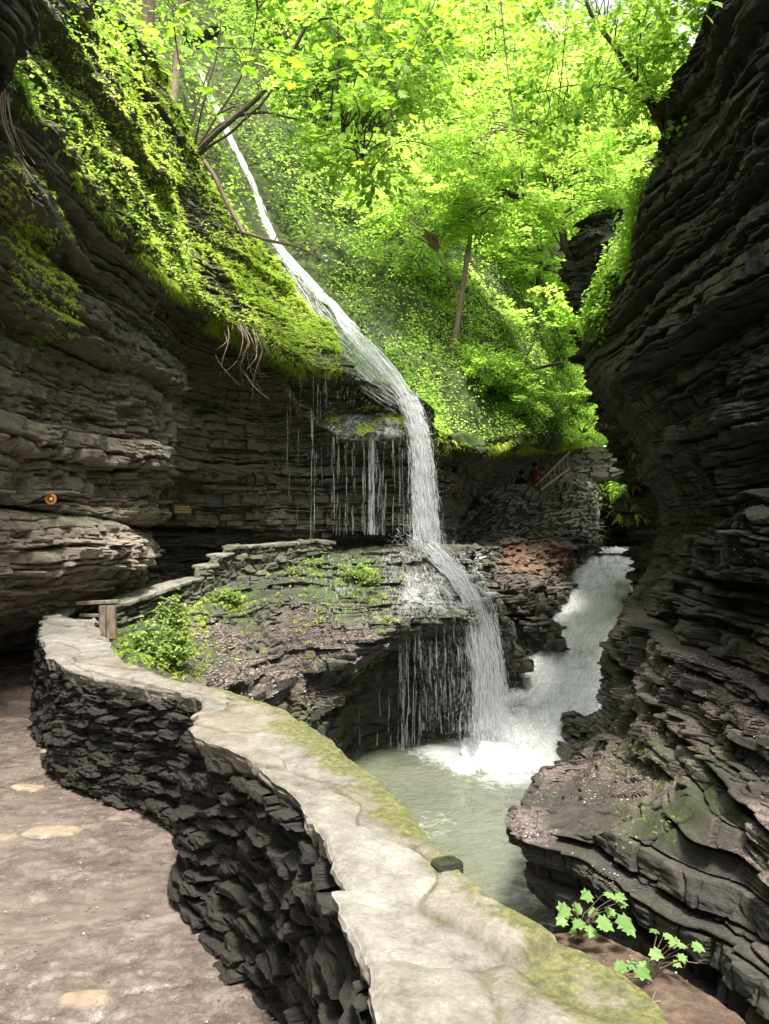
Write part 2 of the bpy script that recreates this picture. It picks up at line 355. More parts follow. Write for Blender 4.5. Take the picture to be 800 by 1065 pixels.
def strata(p,ac=.22,af=.07,ab=.06,crack=.05,lump=.2,gr=.02,cont=0.):
    zw=strata_z(p);x,y=p[...,0],p[...,1]
    kc=np.searchsorted(ZC,zw)-1;kc=np.clip(kc,0,len(ZC)-2);hc=ZC[kc+1]-ZC[kc];fc=(zw-ZC[kc])/hc
    # large broken blocks inside a thick bed
    f1,f2,cu,cv,du,dv=voro(x*.8+.2*kc,y*.8,31,.9,kc)
    hC=h3(cu,cv,kc,32);bigb=ac*.9*(hC-.5)+ac*.6*((h3(cu,cv,kc,33)-.5)*du+(h3(cu,cv,kc,34)-.5)*dv)*2
    bigb=bigb*(1-cont);zw=zw+.10*(h3(cu,cv,kc,35)-.5)*(1-cont)
    kf=np.searchsorted(ZF,zw)-1;kf=np.clip(kf,0,len(ZF)-2);hf=ZF[kf+1]-ZF[kf];ff=(zw-ZF[kf])/hf
    o=ac*(h3(kc,kc*0,kc*0,11)-.5)*.7+ac*1.1*(vn(np.stack([x*.5,y*.5,kc*7.31],-1),12)-.5)+bigb
    o=o-crack*1.3*np.exp(-(fc*hc/.03)**2)*(.3+.9*vn(np.stack([x*1.3,y*1.3,kc*3.],-1),37))
    w=np.clip(2.2*vn(np.stack([x*1.7,y*1.7,kf*2.9],-1),13)-.35+.4*cont,0,1.6)
    n_hi=vn(np.stack([x*1.4,y*1.4,kf*5.17],-1),15)-.5;n_lo=vn(np.stack([x*.5,y*.5,kf*5.17],-1),25)-.5;hk=h3(kf,kf*0,kf*0,14)-.5
    o=o+af*(.7+.7*cont)*hk+af*2.2*(n_hi*(1-.75*cont)+n_lo*cont*.9)
    fr=1.8+5.*h3(kf,kf*0,kf*0,16);jx=.5*vn(np.stack([x*4,y*4,kf*1.7],-1),17)
    g1,g2,bu,bv,eu,ev=voro(x*fr+jx+kf*.37,y*fr-jx,36,.9,kf)
    hb=h3(bu,bv,kf,19)
    abk=ab*(1-.8*cont)
    o=o+abk*(hb-.5)*2.2+abk*1.6*((h3(bu,bv,kf,20)-.5)*eu+(h3(bu,bv,kf,21)-.5)*ev)*2+abk*1.2*(h3(bu,bv,kf,22)-.5)*(ff-.5)*2
    o=o-crack*.55*(1-.7*cont)*np.exp(-((g2-g1)/fr/.02)**2)
    d=np.minimum(ff,1-ff)*hf
    o=o-crack*w*np.exp(-(d/.009)**2)
    zt=zw+.03*(vn(p*np.array([2.,2.,1.]),38)-.5);kt=np.searchsorted(ZT,zt)-1;kt=np.clip(kt,0,len(ZT)-2)
    o=o+gr*1.5*(vn(np.stack([x*5,y*5,kt*3.3],-1),39)-.5)*2*sstep(.4,.7,vn(p*1.1,40))
    o=o+lump*2*(fbm(p*.55,3,23)-.5)+gr*2.4*(fbm(p*np.array([5.,5.,14.]),3,27)-.5)
    return o,zw,kf,ff,hf
def resample(C,res=1.5,cap=110):
    """C (R,K,3) control points -> dense grid"""
    def steps(C,ax):
        d=np.linalg.norm(np.diff(C,axis=ax),axis=-1);Y=np.maximum(np.minimum(np.abs(C[...,1]).take(range(C.shape[ax]-1),ax),30),2.5)
        px=(d/Y*F).mean(axis=1-ax);return np.clip(np.ceil(px/res),3,cap).astype(int)
    sr,scn=steps(C,0),steps(C,1)
    def tq(s): return np.concatenate([np.arange(k)/k+i for i,k in enumerate(s)]+[[len(s)]])
    tr=np.arange(C.shape[0]).astype(float);tc=np.arange(C.shape[1]).astype(float)
    # chord length parameters
    lr=np.r_[0,np.cumsum(np.linalg.norm(np.diff(C,axis=0),axis=-1).mean(1)+1e-3)]
    lc=np.r_[0,np.cumsum(np.linalg.norm(np.diff(C,axis=1),axis=-1).mean(0)+1e-3)]
    A=pchip(lr,C,np.interp(tq(sr),tr,lr))
    B=pchip(lc,A.transpose(1,0,2),np.interp(tq(scn),tc,lc)).transpose(1,0,2)
    return B
def gnorm(V,face=None):
    N=norm(np.cross(np.gradient(V,axis=1),np.gradient(V,axis=0)))
    if face is None: s=np.sign(-(N*V).sum(-1).mean()) 
    else: s=np.sign((N*np.asarray(face)).sum(-1).mean())
    return N*s
PATCH={}
def rock(name,C,mat,res=1.5,terr=0.,attrs=None,face=None,amp=None,flat=.35,**kw):
    V0=resample(np.asarray(C,float),res);N=gnorm(V0,face)
    # smooth the normals a little so beds push out along one direction
    Ns=N.copy()
    for _ in range(3):
        Ns[1:-1]=(Ns[:-2]+Ns[1:-1]*2+Ns[2:])/4;Ns[:,1:-1]=(Ns[:,:-2]+Ns[:,1:-1]*2+Ns[:,2:])/4
    Ns=norm(Ns)
    if callable(kw.get('cont')):kw['cont']=kw['cont'](V0,*proj(V0))
    o,zw,kf,ff,hf=strata(V0,**kw)
    if amp is not None:o=o*amp(V0,*proj(V0))
    D=norm(Ns*np.array([1,1,.3]))
    steep=1-np.abs(Ns[...,2:3])
    V=V0+D*o[...,None]*(flat+(1-flat)*np.clip(steep*1.6,0,1))
    if terr>0:
        # stepped bed tops where the surface lies flat
        f2=sstep(.25,.95,ff);V[...,2]+=((f2-ff)*hf*terr*np.clip(1.3-steep[...,0]*1.3,0,1))
    px,py=proj(V0)
    at={k:np.zeros(V.shape[:2],np.float32) for k in ('moss','warm','rust','litter')}
    for k,fn in (attrs or {}).items(): at[k]=np.clip(fn(V0,px,py,N),0,1)
    ob=grid(name,V,mat,attrs=at)
    PATCH[name]=dict(V=V,N=gnorm(V,face),Ns=Ns,px=px,py=py,ob=ob)
    tag(ob,kind='structure')
    return ob
def ctab(rows):
    """rows of (x,y,Y) triplets"""
    return np.array([[P(*c) for c in r] for r in rows])
def box2(x,y,x0,x1,y0,y1,s=12):
    return sstep(x0-s,x0+s,x)*(1-sstep(x1-s,x1+s,x))*sstep(y0-s,y0+s,y)*(1-sstep(y1-s,y1+s,y))

# ---- main left cliff, alcove and falls wall --------------------------------
cols=[]
def c(x,*ys,xs=None):
    return [((xs[i] if xs else x),y,Y) for i,(y,Y) in enumerate(ys)]
cols.append(c(-420,(-330,2.9),(-200,2.9),(0,2.8),(40,3.2),(150,3.4),(300,3.6),(470,3.8),(474,4.2),(490,3.9),(620,4.1),(760,4.4),(860,4.6)))
cols.append(c(-150,(-100,4.2),(-40,4.3),(40,4.1),(60,4.7),(200,5.0),(380,5.4),(505,5.7),(508,6.2),(518,5.8),(600,6.0),(665,6.5),(770,8.0)))
cols.append(c(0,(75,5.8),(100,6.0),(185,5.8),(205,6.3),(330,6.7),(450,7.0),(524,7.3),(527,7.9),(534,7.1),(590,7.0),(636,7.5),(690,11.5)))
cols.append(c(60,(155,6.9),(180,7.2),(235,7.1),(262,7.7),(370,8.0),(470,8.3),(531,8.5),(534,9.1),(541,8.2),(590,8.1),(626,8.7),(682,12)))
cols.append(c(110,(215,8.0),(235,8.5),(280,8.6),(300,8.9),(400,9.2),(485,9.4),(538,9.5),(541,10.1),(547,9.2),(590,9.1),(618,9.6),(675,13)))
cols.append(c(0,(275,9.6),(295,10.),(325,10.3),(340,10.6),(435,10.6),(498,10.4),(543,10.3),(546,10.9),(551,10.1),(583,9.9),(614,10.5),(670,13.5),xs=[160,160,162,166,178,160,136,126,131,143,132,125]))
cols.append(c(0,(308,11),(325,11.8),(350,12.3),(365,12.8),(440,13),(498,13.3),(546,13.5),(549,14),(553,13.7),(585,14),(610,14),(625,14),xs=[195,190,190,190,184,173,160,160,156,152,150,150]))
cols.append(c(225,(328,12),(340,12.8),(360,13.2),(375,13.5),(440,14),(498,14.3),(548,14.3),(551,14.8),(555,14.6),(575,15),(595,15),(615,15)))
cols.append(c(275,(354,12.9),(364,13.5),(378,13.7),(398,14),(445,14.4),(500,14.6),(550,14.5),(553,15),(556,14.8),(572,15.2),(592,15.2),(610,15.2)))
cols.append(c(326,(384,13.7),(420,14.4),(438,13.9),(450,14.2),(475,14.5),(505,14.6),(551,14.5),(553,15),(557,14.8),(572,15.2),(590,15.2),(605,15.2)))
cols.append(c(0,(392,13.9),(422,14.5),(457,13.4),(467,13.9),(482,14.4),(508,14.6),(551,14.5),(553,15),(557,14.8),(572,15.2),(590,15.2),(605,15.2),xs=[366]*12))
cols.append(c(0,(409,13.8),(427,14.2),(456,13.5),(467,14),(484,14.4),(508,14.6),(551,14.5),(553,15),(557,14.8),(572,15.2),(590,15.2),(605,15.2),xs=[402]*12))
cols.append(c(0,(428,13.5),(437,13.7),(446,13.8),(462,14.2),(484,14.6),(508,14.8),(551,14.7),(553,15.1),(557,15),(572,15.2),(590,15.2),(605,15.2),xs=[436]*12))
cols.append(c(460,(452,14),(462,14.3),(470,14.6),(480,15),(500,15.4),(520,15.6),(551,15.5),(554,16),(558,15.8),(574,16),(590,16),(605,16)))
cols.append(c(495,(464,15),(474,16.5),(482,18),(492,19.5),(505,20.5),(522,21),(551,21),(554,21.4),(558,21.2),(574,21.4),(590,21.4),(605,21.4)))
cols.append(c(530,(457,17),(466,19.5),(472,22),(482,24),(498,25.5),(515,26),(545,26),(548,26.4),(552,26.2),(570,26.4),(585,26.4),(600,26.4)))
cols.append(c(570,(452,20),(460,22.5),(468,25),(478,26.5),(492,27.4),(510,27.6),(540,27.6),(543,28),(547,27.8),(565,28),(580,28),(595,28)))
cols.append(c(612,(455,23),(462,25.5),(468,27.5),(476,28.8),(490,29.5),(510,30),(535,30.5),(540,30.8),(545,30.6),(565,30.8),(580,30.8),(595,30.8)))
CL=np.array([[P(*k) for k in cc] for cc in cols]).transpose(1,0,2)
CL=np.concatenate([CL[:,:1]+np.array([-.5,-11,.4]),CL[:,:1]+np.array([-.3,-4.5,.2]),CL],1)
def moss_left(V,px,py,N):
    return .35*box2(px,py,190,480,360,560,40)+.25+.5*sstep(.3,.9,N[...,2])
def warm_lit_left(V,px,py,N):
    return .9*(1-sstep(120,240,px))*sstep(330,470,py)*(.45+.55*vn(V*1.2,41))+.9*box2(px,py,-60,150,528,565,8)+.35*box2(px,py,190,330,390,560,30)*vn(V*1.5,45)+.35*box2(px,py,-60,150,560,640,8)  # warm brown stone, plus a lit tone painted onto the lower slab
rock('cliff_left',CL,MLEFT,res=1.35,cont=lambda V,x,y:.3+.65*(1-sstep(330,430,y)),attrs={'moss':moss_left,'warm':warm_lit_left},ac=.26,af=.09,ab=.08,crack=.07,lump=.3,gr=.035,amp=lambda V,x,y:(.35+.65*(1-.8*box2(x,y,440,700,440,620,12)))*(1-.55*box2(x,y,-100,150,518,560,8)))

# ---- vegetated slope above the left lip ------------------------------------
L0=[(-420,-330,2.9),(-150,-100,4.2),(0,75,5.8),(50,142,6.7),(100,205,7.8),(150,265,9.3),(200,312,11.1),(270,350,12.8),(328,382,13.6),(368,392,13.9)]
cr=[(-420,-900,4.0),(-150,-480,5.6),(0,-200,7.3),(50,-80,8.8),(100,0,10.3),(150,52,11.8),(188,150,13.3),(228,218,14.4),(282,275,15.2),(338,338,15.0)]
def lerp3(a,b,t,lift=0.):
    A,B=P(*a),P(*b);m=A*(1-t)+B*t;return m
S=[]
S.append([P(x,y+6,Y+.35) for x,y,Y in L0]);S.append([P(*k) for k in L0])
for t in (.3,.65): S.append([lerp3(a,b,t) for a,b in zip(L0,cr)])
S.append([P(*k) for k in cr]);S.append([P(x,y,Y)+np.array([-.8,2.5,-.2]) for x,y,Y in cr])
S=np.array(S);S=np.concatenate([S[:,:1]+np.array([-.5,-11,.4]),S[:,:1]+np.array([-.3,-4.5,.2]),S],1)
rock('slope_left',S,MSLOPE,res=1.6,cont=.8,terr=.6,attrs={'moss':lambda V,px,py,N:.5+.5*sstep(.40,.50,.55*fbm(V*.9,3,131)+.45*fbm(V*np.array([.35,.35,3.2]),3,132)),'warm':lambda V,px,py,N:.15+0*px},ac=.32,af=.08,ab=.08,crack=.06,lump=.35,gr=.05)
print('left',time.time()-T0)

# ---- far hillside behind the falls -----------------------------------------
A=[(-300,-100,14),(0,60,14),(100,120,14.5),(170,190,15.5),(245,236,16.3),(300,288,16.0),(345,345,15.2),(372,396,14.2),(405,412,13.9),(436,432,13.6),(460,455,14.1),(495,468,15.1),(530,460,17.1),(570,455,20.1),(606,456,25),(650,462,32),(720,470,33),(850,480,35)]
H=[[P(x,y+6,Y+.5) for x,y,Y in A]]
for dy,dY in ((0,0),(45,1.4),(100,3.4),(190,7.5),(300,13),(460,22),(700,36)):
    H.append([P(x,y-(dy*(1. if x>150 else .8))*(1-(1-{300:.93,460:.78,700:.6}.get(dy,1.))*float(np.clip((x-420)/70,0,1))),Y+dY) for x,y,Y in A])
H=np.array(H)
V0=resample(H,2.2);N0=gnorm(V0)
d=.9*(fbm(V0*.35,4,51)-.5)*2+.3*(fbm(V0*1.3,4,55)-.5)*2
px,py=proj(V0)
chan=np.interp(py,[60,130,200,262,330,390,430],[205,236,262,300,347,400,430])
dch=np.abs(px-chan);near=(py<440)&(py>40);groove=np.exp(-(dch/22)**2)*near
d=d*(1-.85*groove)-.25*groove
V=V0+N0*d[...,None]
rk=np.clip(.75*np.exp(-((px-chan+5)/38)**2)*near+.3*(px>300),0,1)
ob=grid('hillside',V,MHILL,attrs={'rock':rk});tag(ob,kind='structure')
PATCH['hillside']=dict(V=V,N=gnorm(V),px=px,py=py)

# ---- lower ledge -----------------------------------------------------------
B=[
 [(110,650,10.5),(110,652,9.2),(112,668,8),(118,686,7),(124,700,6.3),(124,760,6.2),(124,900,6.2)],
 [(180,615,13),(180,637,10),(180,662,9),(182,690,8.2),(190,712,7.5),(190,790,7.4),(190,900,7.4)],
 [(250,590,14.5),(250,604,11.8),(250,640,10.7),(252,672,9.8),(256,708,9.0),(262,770,8.7),(262,860,8.7)],
 [(320,578,15),(320,582,12.7),(316,622,11.6),(312,662,10.8),(312,700,10.3),(322,745,10.3),(325,830,10.2)],
 [(380,570,15),(380,574,12.9),(372,608,12.0),(366,642,11.4),(372,676,10.9),(374,716,12.3),(385,805,12.2)],
 [(430,566,15),(430,572,13),(422,598,12.3),(416,626,11.8),(418,652,11.4),(420,676,13.2),(420,785,13.2)],
 [(470,566,15),(468,573,13.1),(470,592,12.6),(474,615,12.2),(476,644,11.8),(476,668,13.8),(476,782,13.8)],
 [(490,567,15.5),(484,577,13.5),(495,602,13),(508,632,12.6),(514,664,12.4),(512,690,14.2),(512,780,14.2)],
 [(520,575,17),(500,585,14.5),(512,612,14.2),(524,645,14.2),(530,690,14.2),(530,720,14.6),(530,785,14.6)],
]
CB=np.array([[P(*k) for k in cc] for cc in B]).transpose(1,0,2)
def moss_b(V,px,py,N): return np.clip(.25+.9*box2(px,py,90,270,590,700,25)*vn(V*1.5,61)+.8*box2(px,py,320,400,575,645,15)+.5*box2(px,py,400,500,640,690,12)+.3*sstep(700,730,py),0,1)
def lit_b(V,px,py,N): return .6*np.clip(box2(px,py,180,420,630,760,18)+.25*box2(px,py,400,520,560,650,12),0,1)
rock('ledge_rock',CB,MLEDGE,res=1.25,terr=.9,cont=.45,attrs={'moss':moss_b,'litter':lit_b},ac=.22,af=.1,ab=.09,crack=.05,lump=.15,gr=.03)

# ---- rock below the bridge -------------------------------------------------
C_=[
 [(440,562,16),(480,558,18),(520,553,19.3),(560,553,20.2),(603,556,20.6),(630,572,22)],
 [(442,585,15),(487,582,16.5),(527,586,17.5),(562,586,18.4),(598,580,19.8),(606,592,20.8)],
 [(446,610,14.7),(497,612,15.3),(535,614,15.9),(562,612,16.8),(582,612,18),(590,630,19)],
 [(450,640,14.9),(508,650,15),(532,648,15.2),(556,640,15.6),(566,648,16.6),(566,662,17.6)],
 [(460,700,15.2),(512,702,14.9),(528,694,14.9),(546,668,15.4),(544,690,15.9),(540,715,16.8)],
 [(465,785,15.2),(505,775,15),(514,760,15),(524,735,15.3),(526,750,16),(530,765,17)]]
rock('stream_bank',ctab(C_),MRIGHT,res=1.3,terr=.9,attrs={'moss':lambda V,px,py,N:.25+.7*box2(px,py,450,490,560,620,10),'rust':lambda V,px,py,N:box2(px,py,525,602,566,592,8)*(.3+.7*vn(V*2,63)),
  'litter':lambda V,px,py,N:.5*box2(px,py,470,600,560,640,15),'warm':lambda V,px,py,N:.35+0*px},ac=.3,af=.12,ab=.12,crack=.06,lump=.2)

# ---- right cliff -----------------------------------------------------------
RR=[((800,-300,7.5),(900,-330,5.4),(1150,-450,3.8)),((736,-5,8.4),(800,-30,6.8),(1050,-140,4.4)),((705,80,9.3),(800,50,7.0),(1050,-20,4.4)),
 ((692,170,10.2),(800,150,7.0),(1050,110,4.4)),((646,255,12.2),(800,245,6.9),(1050,225,4.3)),((614,345,13.6),(800,345,6.8),(1050,335,4.3)),
 ((607,385,13.9),(800,395,6.6),(1050,400,4.2)),((650,445,14.2),(800,452,6.5),(1050,445,4.1)),((678,512,14.5),(800,505,6.5),(1050,480,4.1)),
 ((690,546,15.2),(800,528,6.7),(1050,505,4.3)),((686,560,14.5),(800,548,5.75),(1050,528,3.8)),((654,620,12.8),(800,620,6.1),(1050,620,4.0)),
 ((634,690,11.2),(800,690,5.8),(1050,710,3.8)),((624,750,10.0),(800,750,5.5),(1050,800,3.6)),((618,800,8.8),(800,805,5.2),(1050,880,3.4)),
 ((548,862,6.4),(800,875,4.85),(1050,980,3.2)),((556,905,6.5),(800,950,4.55),(1050,1080,3.1)),((564,938,7.0),(800,1030,4.4),(1050,1180,3.0)),((575,975,6.8),(800,1120,4.3),(1050,1300,3.0)),((585,1010,6.6),(800,1240,4.3),(1050,1500,3.0))]
Dg=[]
for ri,(s_,e_,g_) in enumerate(RR):
    a,b,g=P(*s_),P(*e_),P(*g_)
    back=a+np.array([2.2,3.0,0]);b2=a+np.array([.35,.7,0])
    bl=[.1,.08] if ri<11 else [0.,-.05] if ri<15 else [0.,0.]
    row=[back,b2,a,a*.66+b*.34+np.array([bl[0],0,0]),a*.33+b*.67+np.array([bl[1],0,0]),b,g,g+np.array([.6,-4,0]),g+np.array([1.,-9,0])]
    Dg.append(row)
Dg=np.array(Dg)
def lit_r(V,px,py,N): return np.clip(sstep(555,600,py)*1.,0,1)*(.1+.75*sstep(.4,.65,vn(V*1.1,71)))
def moss_r(V,px,py,N): return .15+.7*box2(px,py,640,760,760,880,20)*vn(V*2,72)+.3*box2(px,py,600,680,480,640,20)+.3*(1-sstep(200,400,py))*(px<660)
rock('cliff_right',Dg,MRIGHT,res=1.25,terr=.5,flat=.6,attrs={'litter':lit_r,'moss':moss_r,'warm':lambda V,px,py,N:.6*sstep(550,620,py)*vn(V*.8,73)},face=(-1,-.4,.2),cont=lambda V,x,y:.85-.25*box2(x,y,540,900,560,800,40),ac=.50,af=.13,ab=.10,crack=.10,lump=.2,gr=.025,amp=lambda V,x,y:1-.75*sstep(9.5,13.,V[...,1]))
print('right',time.time()-T0)
# far pillar behind the right cliff
E=[[(760,120,20),(700,150,19),(655,190,18),(640,215,17.6),(690,215,16)],[(760,170,20),(690,200,19),(640,222,17.8),(620,238,17.2),(700,240,15.5)],
 [(760,250,20),(650,245,19),(597,262,17.8),(612,275,17),(700,280,15.3)],[(760,330,20),(660,310,19),(606,325,17.8),(622,338,17),(700,340,15.2)],
 [(760,420,20),(670,400,19),(612,400,17.8),(640,420,17),(700,420,15.2)],[(760,520,20),(690,500,19.6),(655,500,19),(665,520,18.4),(700,520,15.6)],[(760,640,20),(690,640,19.6),(658,640,19),(668,640,18.4),(700,640,15.6)]]
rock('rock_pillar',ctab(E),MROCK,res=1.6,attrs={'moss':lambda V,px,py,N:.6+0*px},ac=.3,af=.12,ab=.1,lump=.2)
# gorge wall seen under and beyond the bridge
G=[[(560,455,33),(610,462,33),(650,475,31),(690,485,29),(740,495,27)],[(560,480,32),(615,503,31),(640,512,29.5),(672,533,27.),(720,540,26)],[(560,500,30),(620,520,30),(645,525,30),(670,538,27.5),(720,545,26)],[(560,540,30),(620,545,30),(645,545,30),(672,548,27.5),(720,550,26)],[(560,600,30),(620,600,30),(645,600,30),(672,600,27.5),(720,600,26)]]
rock('gorge_wall',ctab(G),MROCK,res=1.5,attrs={'moss':lambda V,px,py,N:.5+0*px},ac=.3,af=.12,ab=.1,lump=.15)

# ---- near left outcrop at the very top-left --------------------------------
O=[[(-350,-250,3.4),(-120,-250,4.0),(-20,-120,4.6),(18,-40,5.1),(40,-60,6.2)],[(-350,-60,3.4),(-120,-60,4.0),(-30,-30,4.6),(10,10,5.0),(18,0,6)],[(-350,60,3.6),(-120,60,4.2),(-50,60,4.7),(-14,70,5.0),(-4,60,6)],
 [(-350,160,3.8),(-120,160,4.4),(-50,140,4.9),(-12,150,5.3),(-4,150,6.3)],[(-350,220,4.2),(-120,210,4.9),(-50,200,5.5),(-30,205,6.2),(-20,205,7)]]
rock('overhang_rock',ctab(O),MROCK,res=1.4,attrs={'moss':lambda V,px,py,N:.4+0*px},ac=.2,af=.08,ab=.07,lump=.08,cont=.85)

# ------------------------------------------------------------ masonry
def stones(s,h,L=.2,H=.062,prot=.05,seed=5,tilt=.35):
    w=.018*(vn(np.stack([s*4,h*4,0*s],-1),seed)-.5)*2
    u=s/L+.35*(vn(np.stack([s*9,h*14,0*s],-1),seed+1)-.5);v=(h+w)/H
    f1,f2,cu,cv,du,dv=voro(u,v,seed)
    e=f2-f1;prof=sstep(.0,.13,e)
    hs=h3(cu,cv,cu*0,seed+3);h2=h3(cu,cv,cu*0+2,seed+4)-.5;h4=h3(cu,cv,cu*0+5,seed+5)-.5
    d=prot*(hs*1.2-.2)+prot*tilt*4*(h2*du+h4*dv)
    d=d*prof-(1-prof)*prot*.9
    d=d+.018*(fbm(np.stack([s*16,h*34,hs*9],-1),4,seed+7)-.5)*2*prof
    return d,hs,prof
def masonry(name,V0,mat,parent,face,L=.3,H=.1,prot=.06,seed=5,mask=None,moss=.3,warm=.2):
    N=gnorm(V0,face)
    s=np.r_[0,np.cumsum(np.linalg.norm(np.diff(V0,axis=1),axis=-1).mean(0))][None,:]+0*V0[...,0]
    h=np.r_[0,np.cumsum(np.linalg.norm(np.diff(V0,axis=0),axis=-1).mean(1))][:,None]+0*V0[...,0]
    d,hs,prof=stones(s,h,L,H,prot,seed)
    if mask is not None:d=d*mask
    V=V0+N*d[...,None]
    z=np.zeros(V.shape[:2])
    return grid(name,V,mat,parent,attrs={'moss':z+moss,'warm':z+warm*hs,'rust':z,'litter':z})

# parapet plan lines (inner = path side, outer = gorge side)
INN=[(.16,-2.5),(.12,.2),(.04,1.1),(-.05,1.55),(-.15,1.95),(-.22,2.27),(-.38,2.62),(-.62,2.98),(-.86,3.32),(-.93,3.55),(-.93,3.78),(-1.08,4.08),(-1.42,4.36),(-1.86,4.66),(-2.22,5.06),(-2.55,5.7),(-3.0,6.5),(-3.4,7.35),(-3.72,8.15)]
OUT=[(.62,-2.5),(.55,.2),(.47,1.1),(.44,1.4),(.38,1.62),(.29,1.78),(.19,2.0),(.08,2.35),(-.05,2.72),(-.22,3.1),(-.45,3.6),(-.74,3.96),(-1.12,4.36),(-1.5,4.75),(-1.85,5.2),(-2.15,5.8),(-2.45,6.5),(-2.8,7.25),(-3.1,7.95)]
WT=-.85
# path sheet
def build_path():
    xs=np.concatenate([np.arange(-9,-5,.06),np.arange(-5,.8,.016)]);ys=np.concatenate([np.arange(-5,1.6,.1),np.arange(1.6,6,.013),np.arange(6,15,.03)])
    X,Y=np.meshgrid(xs,ys);p=np.stack([X,Y,0*X],-1)
    z=-1.6+.03*(fbm(p*.9,3,81)-.5)*2+.012*(fbm(p*5,4,82)-.5)*2
    f1,f2,cu,cv,du,dv=voro(X/.38+.5*vn(p*3,83),Y/.2+.5*vn(p*3,84),85)
    on=(h3(cu,cv,cu*0,86)>.8)*1.;rad=.22+.2*h3(cu,cv,cu*0+3,87)
    st=on*(1-sstep(rad*.75,rad,f1+.45*(fbm(p*6,4,88)-.5)))*(.5+.5*h3(cu,cv,cu*0+7,89))
    z=z+.012*st+.020*(fbm(p*np.array([9,22,1.]),4,97)-.5)*(1-st)-.02*(1-sstep(0,.1,f2-f1))*on
    # rippled silt
    rip=fbm(np.stack([X*4+Y*3,Y*17-X*5,0*X],-1),3,90);z+=.022*np.abs(rip-.5)*(1-st)
    # puddled edge along wall
    V=np.stack([X,Y,z],-1)
    # stop at the parapet centre line
    ix=np.interp(Y,[q[1] for q in INN],[(a[0]+b[0])/2 for a,b in zip(INN,OUT)])
    beyond=(Y>7.6)&(X>-3.0);k=(X<ix)&~beyond
    kk=k[:-1,:-1]
    ob=grid('path',V,MPATH,attrs={'stone':st},keep=kk,smooth=True);tag(ob,kind='structure')
    N_=np.zeros_like(V);N_[...,2]=1;PATCH['path']=dict(V=V,N=N_,px=proj(V)[0],py=proj(V)[1],ok=k)
build_path()
# steps/ground behind the stair wall at the alcove
rock('alcove_ground',ctab([[(60,668,12),(150,640,13),(230,600,14.5),(330,585,15.4),(500,580,15.8)],[(60,668,10.5),(140,650,10.2),(215,612,11.2),(330,582,13.0),(490,577,13.6)],[(60,690,10.),(130,668,9.6),(210,640,10.6),(330,600,12.6),(480,590,13.2)]]),MLEDGE,res=2.5,ac=.05,af=.03,ab=.03,lump=.05)

wall=thing('stone_parapet','low curving dry stone wall with pale mossy flagstone top between path and gorge','stone wall')
n=2200
I=smooth_line(INN,n);Oo=smooth_line(OUT,n)
# common parameter
tl=np.linspace(0,1,n)
nh=105
hh=np.linspace(0,1,nh)
base_off=norm(np.stack([-np.gradient(I[:,1]),np.gradient(I[:,0])],-1))   # towards the path
Vf=np.zeros((nh,n,3))
for i,t in enumerate(hh):
    off=-.03+.06*t**1.5
    Vf[i,:,:2]=I+base_off*off;Vf[i,:,2]=(WT-.05)*(1-t)+(-1.66)*t
sarc=np.r_[0,np.cumsum(np.linalg.norm(np.diff(I,axis=0),axis=1))]
s2=np.tile(sarc,(nh,1));h2=hh[:,None]*.76+0*s2
lean=s2+h2*.35
d,hs,prof=stones(lean,h2-s2*.10,.20,.045,.06,105,tilt=.24)
d=d+.009*(vn(np.stack([s2*9+hs*9,h2*95,hs*30],-1),77)-.5)*2*prof
d2=.05*(fbm(np.stack([s2*1.6,h2*2.5,0*s2],-1),3,9)-.5)*2
dirn=np.concatenate([base_off,np.zeros((n,1))],1)
V=Vf+dirn[None]*(d+d2)[...,None]
z0=np.zeros((nh,n))
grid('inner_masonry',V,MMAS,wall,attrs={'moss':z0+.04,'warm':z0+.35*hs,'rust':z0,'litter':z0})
# outer face down onto the bank
Vo=np.zeros((40,600,3));Or=smooth_line(OUT,600);on=norm(np.stack([np.gradient(Or[:,1]),-np.gradient(Or[:,0])],-1))
for i in range(40):
    t=i/39;Vo[i,:,:2]=Or+on*(-.05+.1*t);Vo[i,:,2]=(WT-.04)*(1-t)+(-1.95)*t
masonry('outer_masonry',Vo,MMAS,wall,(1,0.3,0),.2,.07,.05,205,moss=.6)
# coping
nt_=96
T=np.linspace(0,1,nt_)
s_mid=np.r_[0,np.cumsum(np.linalg.norm(np.diff((I+Oo)/2,axis=0),axis=1))]
SS=s_mid[:,None]+0*T[None];wid=np.linalg.norm(Oo-I,axis=1)[:,None];TT=T[None]*wid
nz_=fbm(np.stack([SS*2.2,TT*2.2,0*SS],-1),3,301)-.5
f1,f2,cu,cv,du,dv=voro(SS/.66+.35*nz_,TT/.42+.5+.5*nz_+.3*vn(np.stack([SS*4,TT*4,0*SS],-1),302),303,.8)
e=f2-f1;jt=1-sstep(.0,.05,e+.03*(vn(np.stack([SS*12,TT*12,0*SS],-1),399)-.5));slab=h3(cu,cv,cu*0,304)
tz=.024*(slab-.5)+.03*((h3(cu,cv,cu*0+1,305)-.5)*du+(h3(cu,cv,cu*0+2,306)-.5)*dv)
fine=fbm(np.stack([SS*7,TT*7,0*SS],-1),5,307)-.5
layer=np.round((fbm(np.stack([SS*3.,TT*3.5,slab*5],-1),4,308)-.5)*9)/9
zt=WT+tz+.028*fine+.010*layer-.010*jt
edge=np.minimum(T,1-T)[None]*wid
for _ in range(3):
    zt[1:-1]=(zt[:-2]+2*zt[1:-1]+zt[2:])/4;zt[:,1:-1]=(zt[:,:-2]+2*zt[:,1:-1]+zt[:,2:])/4
zt=zt+.004*(fbm(np.stack([SS*40,TT*40,0*SS],-1),3,345)-.5)*2
zt=zt-.008*np.exp(-(edge/.012)**2)
